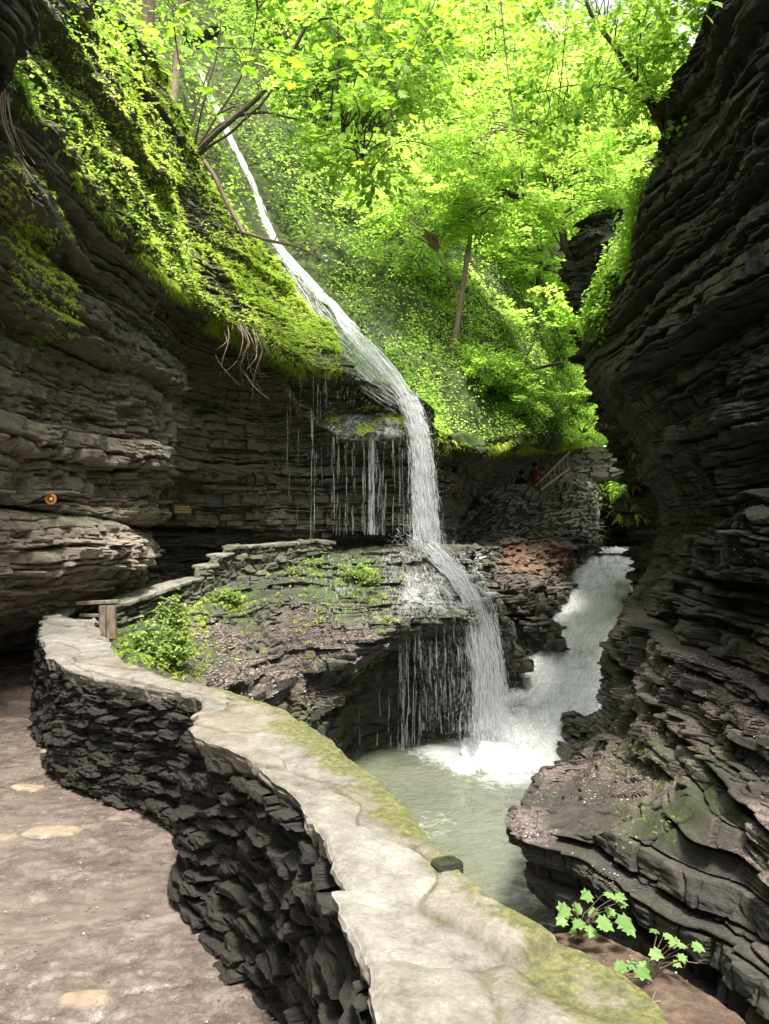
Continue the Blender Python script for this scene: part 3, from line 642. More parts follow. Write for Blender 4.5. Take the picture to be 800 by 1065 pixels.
ragI=.05*(fbm(np.stack([s_mid*4,0*s_mid,0*s_mid],-1),5,310)-.5)*2+.035*(h3(np.floor(s_mid*6+2*vn(np.stack([s_mid*3,0*s_mid,0*s_mid],-1),335)),0*s_mid,0*s_mid,336)-.5)*1.6+.06*(h3(cu[:,2],cv[:,2],cu[:,2]*0,311)-.4)
ragO=.06*(fbm(np.stack([s_mid*3,0*s_mid+9,0*s_mid],-1),4,312)-.5)*2+.07*(h3(cu[:,-3],cv[:,-3],cu[:,-3]*0,313)-.4)
di=norm(Oo-I)
wgt=np.exp(-T[None]/.18);wgo=np.exp(-(1-T[None])/.18)
XY=I[:,None]*(1-T)[None,:,None]+Oo[:,None]*T[None,:,None]-di[:,None]*(ragI[:,None]*wgt)[...,None]+di[:,None]*(ragO[:,None]*wgo)[...,None]
top=np.concatenate([XY,zt[...,None]],-1)
def side(edge_pts,dirv,sgn):
    out=[]
    for k in range(1,9):
        q=edge_pts.copy();off=.03*(fbm(np.stack([s_mid*9,0*s_mid+(k//2)*2.7,0*s_mid],-1),3,330)-.5)*2-.004*k
        q[:,:2]+=dirv*(sgn*off)[:,None];q[:,2]-=.010*k;out.append(q)
    return np.array(out).transpose(1,0,2)
sI=side(top[:,0],-di,1)[:,::-1];sO=side(top[:,-1],di,1)
Vc=np.concatenate([sI,top,sO],1)
pad=lambda a,v=None:np.concatenate([np.repeat(a[:,:1],8,1),a,np.repeat(a[:,-1:],8,1)],1)
mossv=pad(np.clip(.18+.66*sstep(.38,1.,T[None]+.3*nz_)*(.65+.35*sstep(.4,2.5,SS))+.25*jt,0,1)*(1-.85*sstep(7.2,8.5,SS)))
grid('coping',Vc,MCOP,wall,attrs={'moss':mossv,'slab':pad(slab),'joint':pad(jt)})
print('wall',time.time()-T0)

# river bank beneath the parapet
rb=[]
Ob=smooth_line(OUT[2:],14);obn=norm(np.stack([np.gradient(Ob[:,1]),-np.gradient(Ob[:,0])],-1))
for dz,do in ((-1.75,-.3),(-1.9,.06),(-2.4,.14),(-3.0,.1),(-3.9,.3)):
    rb.append(np.c_[Ob+obn*do,np.full(len(Ob),dz)])
rock('river_bank',np.array(rb),MRIGHT,res=5,face=(1,.3,0),attrs={'moss':lambda V,px,py,N:.5+0*px},ac=.05,af=.04,ab=.04,lump=.06)
# soil strip right of wall
sy=[-1.,1.2,2.2,2.9,3.3,3.65,3.9,4.15,4.5];sz=[-1.8,-1.84,-1.88,-1.90,-1.91,-1.95,-2.15,-2.8,-3.8]
def soil_row(y,z):
    x0=np.interp(y,[0,1.6,2,3,4,6],[.4,.3,.1,-.2,-.3,-.2]);x1=np.interp(y,[2.9,3.25,3.67,4.2],[1.36,1.2,1.0,.8])
    return [np.array([x0+u*(x1-x0),y,z+.05*u]) for u in (0,.4,.75,1.)]+[np.array([x1+.10,y,z-.18]),np.array([x1+.16,y,z-.8]),np.array([x1+.3,y,z-1.9])]
sg=np.array([soil_row(y,z) for y,z in zip(sy,sz)])
V0=resample(sg,1.6);V=V0.copy();V[...,2]+=.05*(fbm(V0*2.5,5,401)-.5)*2+.012*(fbm(V0*14,4,402)-.5)*2
ob=grid('soil_bank',V,MSOIL);tag(ob,kind='structure');PATCH['soil']=dict(V=V,N=gnorm(V,(0,0,1)),px=proj(V)[0],py=proj(V)[1])

# ------------------------------------------------------------ pool and cascade
xs=np.arange(-4,9,.035);ys=np.arange(3.5,16,.035);X,Y=np.meshgrid(xs,ys)
fx,fy=P(545,788,11.8)[:2]
dd=np.sqrt(((X-fx)/1.25)**2+((Y-fy)/1.5)**2);fx2,fy2=P(470,780,12.4)[:2];d2=np.sqrt(((X-fx2)/1.3)**2+((Y-fy2)/1.)**2)
foam=np.clip(.95*np.exp(-(dd/1.15)**2)+.5*np.exp(-(d2/.8)**2)+.5*np.exp(-(((X-P(450,840,9)[0])/.7)**2+((Y-9.2)/1.)**2)),0,1)
p=np.stack([X,Y,0*X],-1)
Z=-3.52+.02*(fbm(p*2.4,4,501)-.5)*2+.09*foam*(fbm(p*4,4,502)-.4)
ob=grid('pool',np.stack([X,Y,Z],-1),MPOOL,attrs={'foam':foam},smooth=True);tag(ob,kind='structure')
# cascade: rows downstream, (left x, right x, y, Y)
CS=[(602,662,576,22.3),(600,656,592,20.8),(592,646,612,19.4),(580,636,632,18.1),(568,628,650,17.0),(548,622,667,16.1),(536,615,690,15.2),(522,606,712,14.4),(506,598,738,13.4),(498,594,766,12.4),(490,594,786,11.7),(484,596,800,11.3),(480,600,840,10.9)]
CC=[]
for l,r,y,Y in CS:
    w=r-l;CC.append([P(l-12,y+6,Y+.4),P(l,y,Y),P(l+w*.33,y-3,Y-.1),P(l+w*.66,y-3,Y-.1),P(r,y,Y),P(r+14,y+8,Y+.3),P(r+45,y+22,Y+.8)])
V0=resample(np.array(CC),1.5);N0=gnorm(V0)
uu=np.r_[0,np.cumsum(np.linalg.norm(np.diff(V0,axis=1),axis=-1).mean(0))][None,:]+0*V0[...,0]
vv=np.r_[0,np.cumsum(np.linalg.norm(np.diff(V0,axis=0),axis=-1).mean(1))][:,None]+0*V0[...,0]
st=np.stack([uu,vv,0*uu],-1);wp=.5*(vn(st*1.2,530)-.5)
stf=fbm(np.stack([uu*7+wp*6,vv*1.7,0*uu],-1),5,531)-.5;st2=fbm(np.stack([uu*2.4+wp*3,vv*.8,0*uu+4],-1),4,536)-.5
step=vv*1.25+.9*wp+.25*uu;stp=step-np.floor(step);lip=sstep(0,.18,stp)*(1-sstep(.6,1.,stp))
V=V0+N0*(.24*st2+.14*stf+.10*(lip-.5)+.10*(fbm(V0*np.array([5,3,5.]),4,518)-.5)+.10*(fbm(V0*np.array([16,10,16.]),3,548)-.5))[...,None]
ob=grid('cascade',V,MFOAM,attrs={'foam':np.clip(.60+1.4*stf+.5*st2+.25*(lip-.5),0,1)},smooth=True);tag(ob,kind='structure')
CASV=V;PATCH['cascade']=dict(V=V,N=gnorm(V),Ns=gnorm(V0),px=proj(V)[0],py=proj(V)[1])
# upstream water surface under the bridge
X,Y=np.meshgrid(np.linspace(4.5,11,120),np.linspace(21.5,40,120));p=np.stack([X,Y,0*X],-1)
ob=grid('stream',np.stack([X,Y,-.33-.12*np.clip((24-Y)/2,0,1)+.04*fbm(p*3,3,521)],-1),MPOOL,attrs={'foam':.35+0*X},smooth=True);tag(ob,kind='structure')

# ------------------------------------------------------------ waterfalls
def surf(patch,x,y):
    pt=PATCH[patch];k=np.argmin((proj(pt['V'])[0]-x)**2+(proj(pt['V'])[1]-y)**2);return pt['V'].reshape(-1,3)[k]
def strands(name,path,n,seed,rw=(.006,.02),k=34,seg=(.15,.6),spread=1.,wig=.02,dens=(.4,1.),fall=0.,parent=None,lift=.0,power=1.):
    """path: list of (x,y,Y,halfwidth_px); broken threads of water following it"""
    r=np.random.default_rng(seed);pa=np.array(path,float)
    C=np.array([P(a[0],a[1],a[2]) for a in pa]);hw=pa[:,3]*pa[:,2]/F
    q=200;Cs=smooth_line(C,q);ln=np.r_[0,np.cumsum(np.linalg.norm(np.diff(C,axis=0),axis=1))];ws=np.interp(np.linspace(0,ln[-1],q),ln,hw)
    u0=r.uniform(-.1,.95,n);ul=r.uniform(*seg,n);u=np.clip(u0[:,None]+ul[:,None]*np.linspace(0,1,k)[None],0,1)
    lat=np.sign(r.uniform(-1,1,n))*r.uniform(0,1,n)**power
    f=u*(q-1);i=np.clip(f.astype(int),0,q-2);w=(f-i)[...,None]
    c_=Cs[i]*(1-w)+Cs[i+1]*w;wd=ws[i]*(1-w[...,0])+ws[i+1]*w[...,0]
    tan=norm(Cs[i+1]-Cs[i]);sd=norm(np.cross(tan,np.array([0,1.,.0])));up=norm(np.cross(sd,tan))
    ph=r.uniform(0,60,n)[:,None]
    wob=(vn(np.stack([u*14+ph,ph+0*u,0*u],-1),seed)-.5)*2
    L=c_+sd*((lat[:,None]+wob*.12)*wd*spread)[...,None]+up*((r.normal(0,1,n)[:,None]*.25*wd)+lift)[...,None]
    L=L+r.normal(0,1,L.shape)*wig*.08
    rad=r.uniform(*rw,n)[:,None]*(np.sin(np.clip(np.linspace(0,1,k),.02,.98)*pi)**.5)[None]*(.55+.9*vn(np.stack([u*30+ph,ph+0*u,0*u],-1),seed+1))
    de=np.repeat(r.uniform(*dens,n),k*3)
    return L,rad,de
def water(name,parts,parent):
    Vs=[];qs=[];ds=[];o=0
    for L,rad,de in parts:
        V,q=tubes_arr(L,rad,3);Vs.append(V);qs.append(q+o);ds.append(de);o+=len(V)
    V=np.concatenate(Vs);q=np.concatenate(qs)
    return mesh(name,V,q,np.arange(len(q))*4,MFALL,parent,True,{'dens':np.concatenate(ds)})
def veil(name,path,seed,parent,layers=2,curve=.5,lift=0.,fill=0.,nu=70,nv=260):
    pa=np.array(path,float);C=np.array([P(a[0],a[1],a[2]) for a in pa]);hw=pa[:,3]*pa[:,2]/F
    Cs=smooth_line(C,nv);ln=np.r_[0,np.cumsum(np.linalg.norm(np.diff(C,axis=0),axis=1))];t=np.linspace(0,ln[-1],nv);ws=np.interp(t,ln,hw)
    tan=norm(np.gradient(Cs,axis=0));sd=norm(np.cross(tan,np.array([0,1.,0])));up=norm(np.cross(sd,tan));u=np.linspace(-1,1,nu)
    for l in range(layers):
        rough=(vn(np.stack([u[None]*3+0*t[:,None],t[:,None]*.8+0*u[None],0*t[:,None]+0*u[None]+l*9.+seed],-1),seed)-.5)
        wv=ws[:,None]*(1+.25*(vn(np.stack([t*1.7,t*0+l*5,t*0],-1),seed)-.5))[:,None]
        V=Cs[:,None]+sd[:,None]*(u[None,:,None]*wv[...,None])+up[:,None]*((curve*ws[:,None]*(1-u[None]**2)*(1 if l%2==0 else .3)+rough*.5*ws[:,None]+lift)[...,None])
        su=u[None]*ws[:,None]*.6+u[None]*hw.mean()*.6+l*3.1+seed;sv=t[:,None]+0*u[None]
        edge=np.clip((1-np.abs(u))/.35,0,1)[None]+0*t[:,None]
        endf=np.clip(np.minimum(t,ln[-1]-t)/.25,0,1)[:,None]+0*u[None]
        grid(name,V,MVEIL,parent,smooth=True,attrs={'su':su,'sv':sv,'edge':edge*endf,'fill':np.full(V.shape[:2],fill)})
def drops(name,cen,spread,n,size,seed,parent):
    r=np.random.default_rng(seed)
    cen=np.asarray(cen);i=r.integers(0,len(cen),n);pos=cen[i]+r.normal(0,1,(n,3))*np.asarray(spread)
    tv=[(0,0,1),(.9,0,-.3),(-.45,.8,-.3),(-.45,-.8,-.3)];tf=[(0,1,2),(0,2,3),(0,3,1),(1,3,2)]
    return stamp(name,tv,tf,pos,r.normal(0,1,(n,3)),r.normal(0,1,(n,3)),r.uniform(*size,n),MFALL,parent,attrs={'dens':r.uniform(.3,.8,n)})
def film(patch,x0,x1,y0,y1,n,seed,k=26,length=(.1,.5),rw=(.006,.02),dens=(.4,.9),lift=.015,axis=0):
    """threads of water that run down the rows of a rock patch"""
    r=np.random.default_rng(seed);pt=PATCH[patch];V=pt['V'];px,py=pt['px'],pt['py'];Ns=pt.get('Ns',pt['N'])
    ii,jj=np.where((px>x0)&(px<x1)&(py>y0)&(py<y1));s=r.integers(0,len(ii),n);i0=ii[s];j0=jj[s]
    span=ii.max()-ii.min();ln=(r.uniform(*length,n)*span)[:,None]
    i=np.clip(i0[:,None]+ln*np.linspace(0,1,k)[None],0,V.shape[0]-1);ph=r.uniform(0,50,n)[:,None]
    j=np.clip(j0[:,None]+6*(vn(np.stack([i*.08+ph,ph+0*i,0*i],-1),seed)-.5),0,V.shape[1]-1)
    ia=i.astype(int);ja=j.astype(int);L=V[ia,ja]+Ns[ia,ja]*lift
    L[:,1:-1]=(L[:,:-2]+2*L[:,1:-1]+L[:,2:])/4
    rad=r.uniform(*rw,n)[:,None]*(np.sin(np.linspace(.04,.96,k)*pi)**.5)[None]
    return L,rad,np.repeat(r.uniform(*dens,n),k*3)
wf=bpy.data.objects.new('waterfall',None);COL.objects.link(wf);wf['kind']='structure'
def hY(x,y): return float(surf('hillside',x,y)[1])-.32
slide=[(200,55,27,1.5),(222,105,23,2.2),(236,135,20.8,3.4),(262,190,18.9,3.2),(283,245,17.0,4.2),(308,278,16.0,5),(344,318,15.2,7),(378,355,14.4,8),(404,385,14.0,8.5),(424,413,13.5,8.5),(434,432,13.3,8)]
slide=[(x,y,hY(x,y) if y<330 else Y,w) for x,y,Y,w in slide]
slide2=[(286,262,16.4,6),(302,287,15.8,11),(332,332,15.,17),(362,367,14.3,20),(392,397,13.9,17),(420,420,13.6,11)]
main=[(424,413,13.5,8),(433,438,13.1,8.5),(438,470,12.95,9.5),(441,510,12.9,11),(443,545,12.85,12),(445,574,12.8,12.5)]
low=[(444,568,12.8,10),(458,581,12.5,9),(476,600,12.2,9),(490,624,12.0,9),(500,655,11.9,13),(507,695,11.8,17),(511,735,11.8,19),(513,775,11.8,21)]
low2=[(410,572,12.9,40),(440,588,12.4,42),(462,606,12.1,40),(480,630,11.9,28),(494,670,11.8,20),(500,770,11.8,22)]
s_=[strands('a',slide,600,601,(.004,.016),k=10,seg=(.01,.06),lift=.14),strands('a2',slide2,700,602,(.003,.010),k=9,seg=(.02,.09),dens=(.3,.8),lift=.10)]
veil('slide_sheet',slide,11,wf,2,.15,.10,-.02,nu=50,nv=500);veil('slide_film',slide2,21,wf,1,.1,.06,-.06,nu=90)
water('upper_slide',s_,wf)
s_=[strands('b',main,2200,603,(.002,.007),k=8,seg=(.015,.09),wig=.03,spread=1.15),strands('b2',main,500,604,(.002,.005),k=8,seg=(.02,.12),spread=1.5,dens=(.3,.8))]
veil('fall_sheet',main,31,wf,2,.5,0,-.01)
water('main_fall',s_,wf)
veil('fall_sheet',low,41,wf,2,.4,.03,-.03)
for q_,(pp_,fl_) in enumerate([([(466,648,11.75,52),(470,672,11.62,52),(472,720,11.6,53),(473,778,11.6,54)],-.105),([(494,600,12.35,10),(510,640,12.2,10),(518,700,12.1,10),(520,775,12.1,12)],-.07)]):
    veil('lip_curtain',pp_,74+q_*7,wf,1,.05,.03,fl_,nu=150,nv=140)
s_=[strands('c',low,1500,605,(.002,.007),k=8,seg=(.01,.08),dens=(.3,.9)),strands('c2',low2,650,606,(.002,.005),k=8,seg=(.01,.07),dens=(.3,.8)),
    strands('c3',[(500,640,11.9,18),(508,700,11.8,19),(512,740,11.8,20),(514,775,11.8,22)],600,607,(.002,.006),k=8,seg=(.03,.2),dens=(.25,.7))]
water('lower_fall',s_,wf)
# thin drips over both lips
s_=[]
r=np.random.default_rng(77)
def drip(x,y0,y1,Y,n,w,seed,rw=(.003,.008),de=(.3,.8)):
    s_.append(strands('d',[(x,y0,Y,w),(x+.5,(y0+y1)/2,Y-.03,w),(x,y1,Y-.04,w*1.3)],n,seed,rw,k=14,seg=(.04,.35),dens=de,wig=.02))
drip(325,388,560,13.5,16,2,701);drip(331,390,560,13.5,8,5,702,(.002,.005))
drip(386,458,556,13.2,90,3,703,(.002,.006));drip(392,458,556,13.2,60,6,704,(.001,.004))
for x in (345,352,360,368,377,400,407,414,420):drip(x+r.uniform(-2,2),r.uniform(446,462),556,13.25,int(r.integers(10,26)),1.6,int(710+x),(.002,.006),(.2,.6))
for x in range(330,412,5):drip(x,385+max(0,(x-330)*.28),422+(x-330)*.05,13.75,3,2,int(820+x),(.003,.007),(.2,.6))
for x in (300,311,340):drip(x,380,550,13.4,5,2,int(900+x),(.002,.004),(.2,.5))
for x in (416,419,424,431,437):drip(x,652,780,11.5,16,1.8,int(1000+x),(.0015,.004),(.2,.6))
for x in (445,455,462,470,478,350,372,395,404):drip(x,650 if x>410 else 690,775,11.55,5,2,int(1100+x),(.002,.005),(.2,.5))
water('drips',s_,wf)
s_=[film('ledge_rock',400,512,573,640,1100,801,length=(.02,.09),rw=(.002,.006),dens=(.25,.8)),film('ledge_rock',315,420,576,640,300,802,length=(.015,.06),rw=(.002,.005),dens=(.2,.6)),
    film('cliff_left',340,425,428,458,260,803,length=(.01,.04),rw=(.003,.010),dens=(.2,.7)),film('slope_left',320,368,370,395,80,804,length=(.05,.2),rw=(.003,.008),dens=(.2,.6)),
    film('hillside',345,430,330,425,500,805,length=(.01,.04),rw=(.002,.007),dens=(.2,.7),lift=.03)]
water('rock_film',s_,wf)
def hug(name,patch,x0,x1,y0,y1,fill,fade=12,lift=.018,lean=0.,sm=6):
    """thin water film lying on the rock surface itself"""
    pt=PATCH[patch];px,py=pt['px'],pt['py'];ii,jj=np.where((px>x0-fade)&(px<x1+fade)&(py>y0-fade)&(py<y1+fade))
    a,b,c_,d=ii.min(),ii.max()+1,jj.min(),jj.max()+1;V=pt['V'][a:b,c_:d].copy();N=pt['Ns'][a:b,c_:d];X=px[a:b,c_:d];Y=py[a:b,c_:d]
    for _ in range(sm):
        V[1:-1]=(V[:-2]+V[1:-1]*2+V[2:])/4;V[:,1:-1]=(V[:,:-2]+V[:,1:-1]*2+V[:,2:])/4
    V=V+N*lift+np.array([0,-.012,.012])
    su=np.cumsum(np.r_[[np.zeros(V.shape[0])],np.linalg.norm(np.diff(V,axis=1),axis=-1).T],axis=0).T;sv=np.cumsum(np.concatenate([np.zeros((1,V.shape[1])),np.linalg.norm(np.diff(V,axis=0),axis=-1)]),axis=0)
    ed=np.clip(np.minimum(np.minimum(X-x0,x1-X),np.minimum(Y-y0,y1-Y))/fade,-1.2,1);pat=fbm(np.stack([su*1.5,sv*.8,0*su],-1),3,888)-.5
    grid(name,V,MVEIL,wf,smooth=True,attrs={'su':su*.45+lean*sv,'sv':sv,'edge':np.clip(ed,-1.2,1),'fill':fill+.28*pat})
hug('shelf_film','ledge_rock',398,512,574,658,-.028,lean=-.3,fade=26)
hug('shelf_film','ledge_rock',305,400,574,640,-.12,fade=24)
hug('cascade_sheet','cascade',484,668,572,812,.03,fade=10,lift=.05,sm=2)
hug('lip_film','cliff_left',336,426,424,462,-.05,fade=8)
dc=np.array([P(x,y,Y) for x,y,Y in [(446,570,12.7),(455,578,12.5),(440,566,12.8),(446,560,12.8)]])
drops('spray',dc,(.25,.15,.10),1500,(.003,.009),901,wf)
dc=np.array([P(x,y,Y) for x,y,Y in [(513,772,11.7),(505,768,11.7),(520,760,11.8),(500,778,11.6)]])
drops('mist',dc,(.22,.2,.22),2200,(.003,.01),902,wf)
dc=smooth_line([P(a[0],a[1],a[2]) for a in main],60);drops('droplets',dc,(.17,.06,.05),2600,(.003,.008),903,wf)
dc=smooth_line([P(a[0]+4,a[1],a[2]) for a in low[4:]],60);drops('droplets',dc,(.26,.08,.05),2200,(.002,.007),904,wf)
rr=RNG.integers(0,CASV.shape[0],300),RNG.integers(0,CASV.shape[1],300)
drops('splash',CASV[rr],(.06,.06,.08),1500,(.003,.009),905,wf)
print('water',time.time()-T0)

# ------------------------------------------------------------ bridge etc.
br=thing('stone_footbridge','grey stone arched footbridge with mossy parapet crossing the gorge in the distance','bridge')
Bp=np.array([[P(x,y,Y) for x,y,Y in r_] for r_ in [
 [(596,468,25.2),(620,467,25.3),(650,470,25.5),(690,472,25.8)],[(596,470,24.8),(620,469,24.9),(650,472,25.1),(690,474,25.4)],[(596,482,24.8),(620,481,24.9),(650,480,25.1),(690,482,25.4)],[(596,497,24.8),(620,497,24.9),(650,494,25.1),(690,500,25.4)],[(600,502,25.2),(620,500,25.6),(650,497,25.8),(690,504,26)]]])
masonry('spandrel',resample(Bp,1.),MMASL,br,(0,-1,0),.6,.16,.07,405,moss=.5,warm=.95)
V,q=box_arr((P(620,466.5,25)+P(690,470,25.6))/2+np.array([0,.25,0]),3.3,.55,.14,P(690,470,25.6)-P(600,466,24.9));mesh('coping',V,q,np.arange(6)*4,MCOP,br,attrs={'moss':np.full(8,.7),'slab':np.full(8,.5),'joint':np.zeros(8)})
V,q=box_arr((P(610,500,26)+P(690,500,27))/2+np.array([0,.9,.25]),4.,1.7,.25,P(690,500,27)-P(610,500,26));mesh('deck',V,q,np.arange(6)*4,MMAS,br,attrs={'moss':np.full(8,.3),'warm':np.zeros(8),'rust':np.zeros(8),'litter':np.zeros(8)})
ab=thing('stone_abutment','tall mossy rubble retaining wall under the far bridge stairs','retaining wall')
Ap=np.array([[P(x,y,Y) for x,y,Y in r_] for r_ in [
 [(470,560,19),(490,535,19.8),(512,512,21.5),(532,506,22.6),(556,506,23.6),(576,504,24.0),(596,494,24.6),(611,498,25.),(616,500,26.5)],
 [(470,562,18),(489,540,18.8),(510,520,20.5),(532,514,21.6),(556,513,22.6),(576,510,23.0),(596,502,23.6),(612,505,24.),(617,506,26.5)],
 [(470,566,17.6),(488,552,18.3),(508,540,19.8),(532,536,20.8),(556,536,21.5),(578,535,22.0),(598,530,22.5),(614,528,23.),(618,528,26)],
 [(470,574,17.4),(488,568,18),(508,562,19.2),(532,560,20.),(556,560,20.6),(578,560,21.0),(598,560,21.4),(613,560,21.8),(618,560,25)],
 [(470,590,17.2),(488,588,17.8),(508,590,18.6),(532,590,19.2),(556,590,19.8),(578,590,20.2),(598,595,20.6),(612,600,21),(618,600,25)]]])
masonry('masonry',resample(Ap,1.1),MMASL,ab,(0,-1,0),.42,.13,.15,505,moss=.8,warm=.5)
# stair wall leading up behind the falls
sw=thing('stair_wall','low rubble wall with stepped pale top stones climbing towards the falls','stone wall')
tp=[(120,631,8.9),(150,620,9.5),(178,611,10.1),(204,604,10.7),(207,592,10.8),(221,589,11.0),(223,580,11.1),(236,578,11.4),(238,571,11.5),(280,569,12.1),(328,564,12.9),(345,566,13.2)]
bt=[668,660,652,648,646,642,640,634,632,622,600,592]
W=[[P(x,y,Y)+np.array([-.12,.38,-.03]) for x,y,Y in tp],[P(x,y,Y) for x,y,Y in tp],[P(x,y,Y)+np.array([0,-.02,-.09]) for x,y,Y in tp],[P(x,(y+b)/2,Y-.05) for (x,y,Y),b in zip(tp,bt)],[P(x,b+4,Y-.15) for (x,y,Y),b in zip(tp,bt)]]
V0=resample(np.array(W),1.);masonry('masonry',V0,MMASL,sw,(0,-1,.3),.24,.07,.06,605,moss=.75,warm=.6)
# pale top stones
r=np.random.default_rng(33)
def rough_block(name,c_,sx,sy,sz,ax,mat,parent,seed,attrs):
    r=np.random.default_rng(seed);m=7
    u=np.linspace(-1,1,m);fl=[]
    ax=norm(np.asarray(ax,float));ay=norm(np.cross([0,0,1.],ax));az=np.cross(ax,ay)
    pts={}
    V=[];q=[]
    def face(f):
        b=len(V)
        for i in range(m):
            for j in range(m): V.append(f(u[i],u[j]))
        for i in range(m-1):
            for j in range(m-1):q.append([b+i*m+j,b+i*m+j+1,b+(i+1)*m+j+1,b+(i+1)*m+j])
    for f in (lambda a,b:(a,b,1),lambda a,b:(b,a,-1),lambda a,b:(1,a,b),lambda a,b:(-1,b,a),lambda a,b:(b,1,a),lambda a,b:(a,-1,b)): face(f)
    V=np.array(V,float);V=V/((np.abs(V)**6).sum(1,keepdims=True)**(1/6.))
    w=np.asarray(c_)+V[:,:1]*sx/2*ax+V[:,1:2]*sy/2*ay+V[:,2:]*sz/2*az
    nn=np.stack([fbm(w*6+k*11,3,seed) for k in range(3)],-1)-.5
    w=w+nn*np.array([.25*sx,.25*sy,.3*sz])
    at={k:np.full(len(w),v) for k,v in attrs.items()}
    return mesh(name,w,np.array(q),np.arange(len(q))*4,mat,parent,False,at)
for i in range(len(tp)-1):
    a,b=P(*tp[i]),P(*tp[i+1])
    if np.linalg.norm(b-a)<.12 or abs(b[2]-a[2])>.8*np.linalg.norm(b[:2]-a[:2]):continue
    m_=max(1,int(np.linalg.norm(b-a)/.26))
    for k in range(m_):
        p0=a+(b-a)*(k+.5)/m_+np.array([-.05,.16,.02]);rough_block('top_stone',p0,np.linalg.norm(b-a)/m_*1.1,.36,.055+.02*r.uniform(),b-a,MCOP,sw,int(i*10+k),{'moss':.2,'slab':r.uniform(),'joint':0})
# turned end of the parapet (rust-brown cap)
pe=thing('end_pier','low stone end pier with rusty brown capstones where the parapet turns','stone pier')
rough_block('capstone',P(62,640,8.5),.75,.22,.06,P(78,628,9.3)-P(50,655,7.9),MCOP,pe,71,{'moss':.1,'slab':.3,'joint':.3})
rough_block('capstone',P(84,650,8.35),.42,.4,.05,(1,.15,0),MCOP,pe,72,{'moss':.3,'slab':.9,'joint':0})
rough_block('pier_stones',P(80,658,8.5)+np.array([.0,.25,-.25]),.85,.7,.5,(1,.2,0),MMAS,pe,73,{'moss':.4,'warm':.5,'rust':.4,'litter':0})
# timber barrier at the end of the parapet
tb=thing('timber_barrier','short weathered timber barrier of upright boards at the end of the stone wall','barrier')
for x,w in ((107,.075),(116,.10),):
    plank('post',P(x,664,8.3),P(x,630,8.3),w,.06,MWOOD,tb)
plank('rail',P(80,627.5,8.62),P(124,625.5,8.58),.05,.045,MWOOD,tb)
plank('rail',P(84,640,8.66),P(104,640,8.62),.05,.04,MWOOD,tb)
# stair railing by the bridge
rl=thing('wooden_railing','weathered wooden handrail with uprights climbing the far stone stairs','railing')
a0,a1=P(556,506,22.9),P(592,469,24.2);b0,b1=P(561,510,22.7),P(592,487,24.1)
plank('handrail',a0,a1,.10,.09,MBARKL,rl);plank('bottom_rail',b0,b1,.09,.08,MBARKL,rl)
for k in range(7):
    t=.06+k*.145;plank('upright',b0+(b1-b0)*t,a0+(a1-a0)*(t*.88+.12),.07,.06,MBARKL,rl)
# ------------------------------------------------------------ people
def person(name,label,foot,h,shirt,trouser,skin,hair,arm_pose=0):
    t=thing(name,label,'person')
    J={};s=h/1.72
    def v(x,y,z): return (foot[0]+x*s,foot[1]+y*s,foot[2]+z*s)
    joints=[v(0,0,.95),v(0,0,1.15),v(0,0,1.38),v(0,0,1.48),v(0,0,1.56),v(0,-.01,1.66),
      v(.18,0,1.40),v(.24,-.02,1.14),v(.22,-.18,.98),v(-.18,0,1.40),v(-.25,0,1.13),v(-.22,-.15,.92),
      v(.09,0,.88),v(.10,-.08,.5),v(.10,0,.08),v(.10,-.13,.03),v(-.09,0,.88),v(-.10,.04,.5),v(-.1,.12,.08),v(-.1,-.02,.03),v(.20,-.26,.95),v(-.21,-.24,.88)]
    ed=[(0,1),(1,2),(2,3),(3,4),(4,5),(2,6),(6,7),(7,8),(2,9),(9,10),(10,11),(0,12),(12,13),(13,14),(14,15),(0,16),(16,17),(17,18),(18,19),(8,20),(11,21)]
    rad=[.14,.125,.14,.06,.07,.095,.065,.045,.03,.065,.045,.03,.085,.06,.04,.035,.085,.06,.04,.035,.03,.03]
    me=bpy.data.meshes.new('body');me.from_pydata(joints,ed,[]);ob=bpy.data.objects.new('body',me);COL.objects.link(ob);ob.parent=t
    m=ob.modifiers.new('s','SKIN')
    for i,sv in enumerate(me.skin_vertices[0].data): sv.radius=(rad[i]*s,rad[i]*s*.85);sv.use_root=(i==0)
    ob.modifiers.new('d','SUBSURF').levels=2;ob.modifiers['d'].render_levels=2
    mm,nt=newmat('clothed_body_'+name);q=NT(nt);tc=q.n('ShaderNodeNewGeometry');sp=q.n('ShaderNodeSeparateXYZ');q.L(tc.outputs['Position'],sp.inputs[0])
    hz=q.math('DIVIDE',q.math('SUBTRACT',sp.outputs[2],float(foot[2])),float(s))
    col=q.ramp(q.math('DIVIDE',hz,1.75),[(0,(.03,.03,.03)),(.06,trouser),(.53,shirt),(.85,skin)],'CONSTANT');q.out(q.pr(col,.7));me.materials.append(mm)
    # hair cap
    th=np.linspace(0,pi*.62,9);ph=np.linspace(0,2*pi,15)[:-1];c0=np.array(v(0,.012,1.665))
    A_,B_=np.meshgrid(th,ph,indexing='ij');V=c0+.112*s*np.stack([np.sin(A_)*np.cos(B_),np.sin(A_)*np.sin(B_)*1.05,np.cos(A_)*1.08],-1)
    grid('hair',V,plain('hair_'+name,hair),t,close=True,smooth=True)
    return t
person('person','person in a red top standing on the far stairs behind the wooden handrail',P(557,512,24.3)-np.array([0,0,.55]),1.5,(.28,.045,.05),(.03,.035,.05),(.4,.22,.15),(.03,.02,.015))
person('person','person in dark blue clothing lower on the far stairs in the shade',P(543,517,24.6)-np.array([0,0,.80]),1.66,(.03,.05,.16),(.02,.025,.05),(.35,.2,.14),(.02,.015,.01))
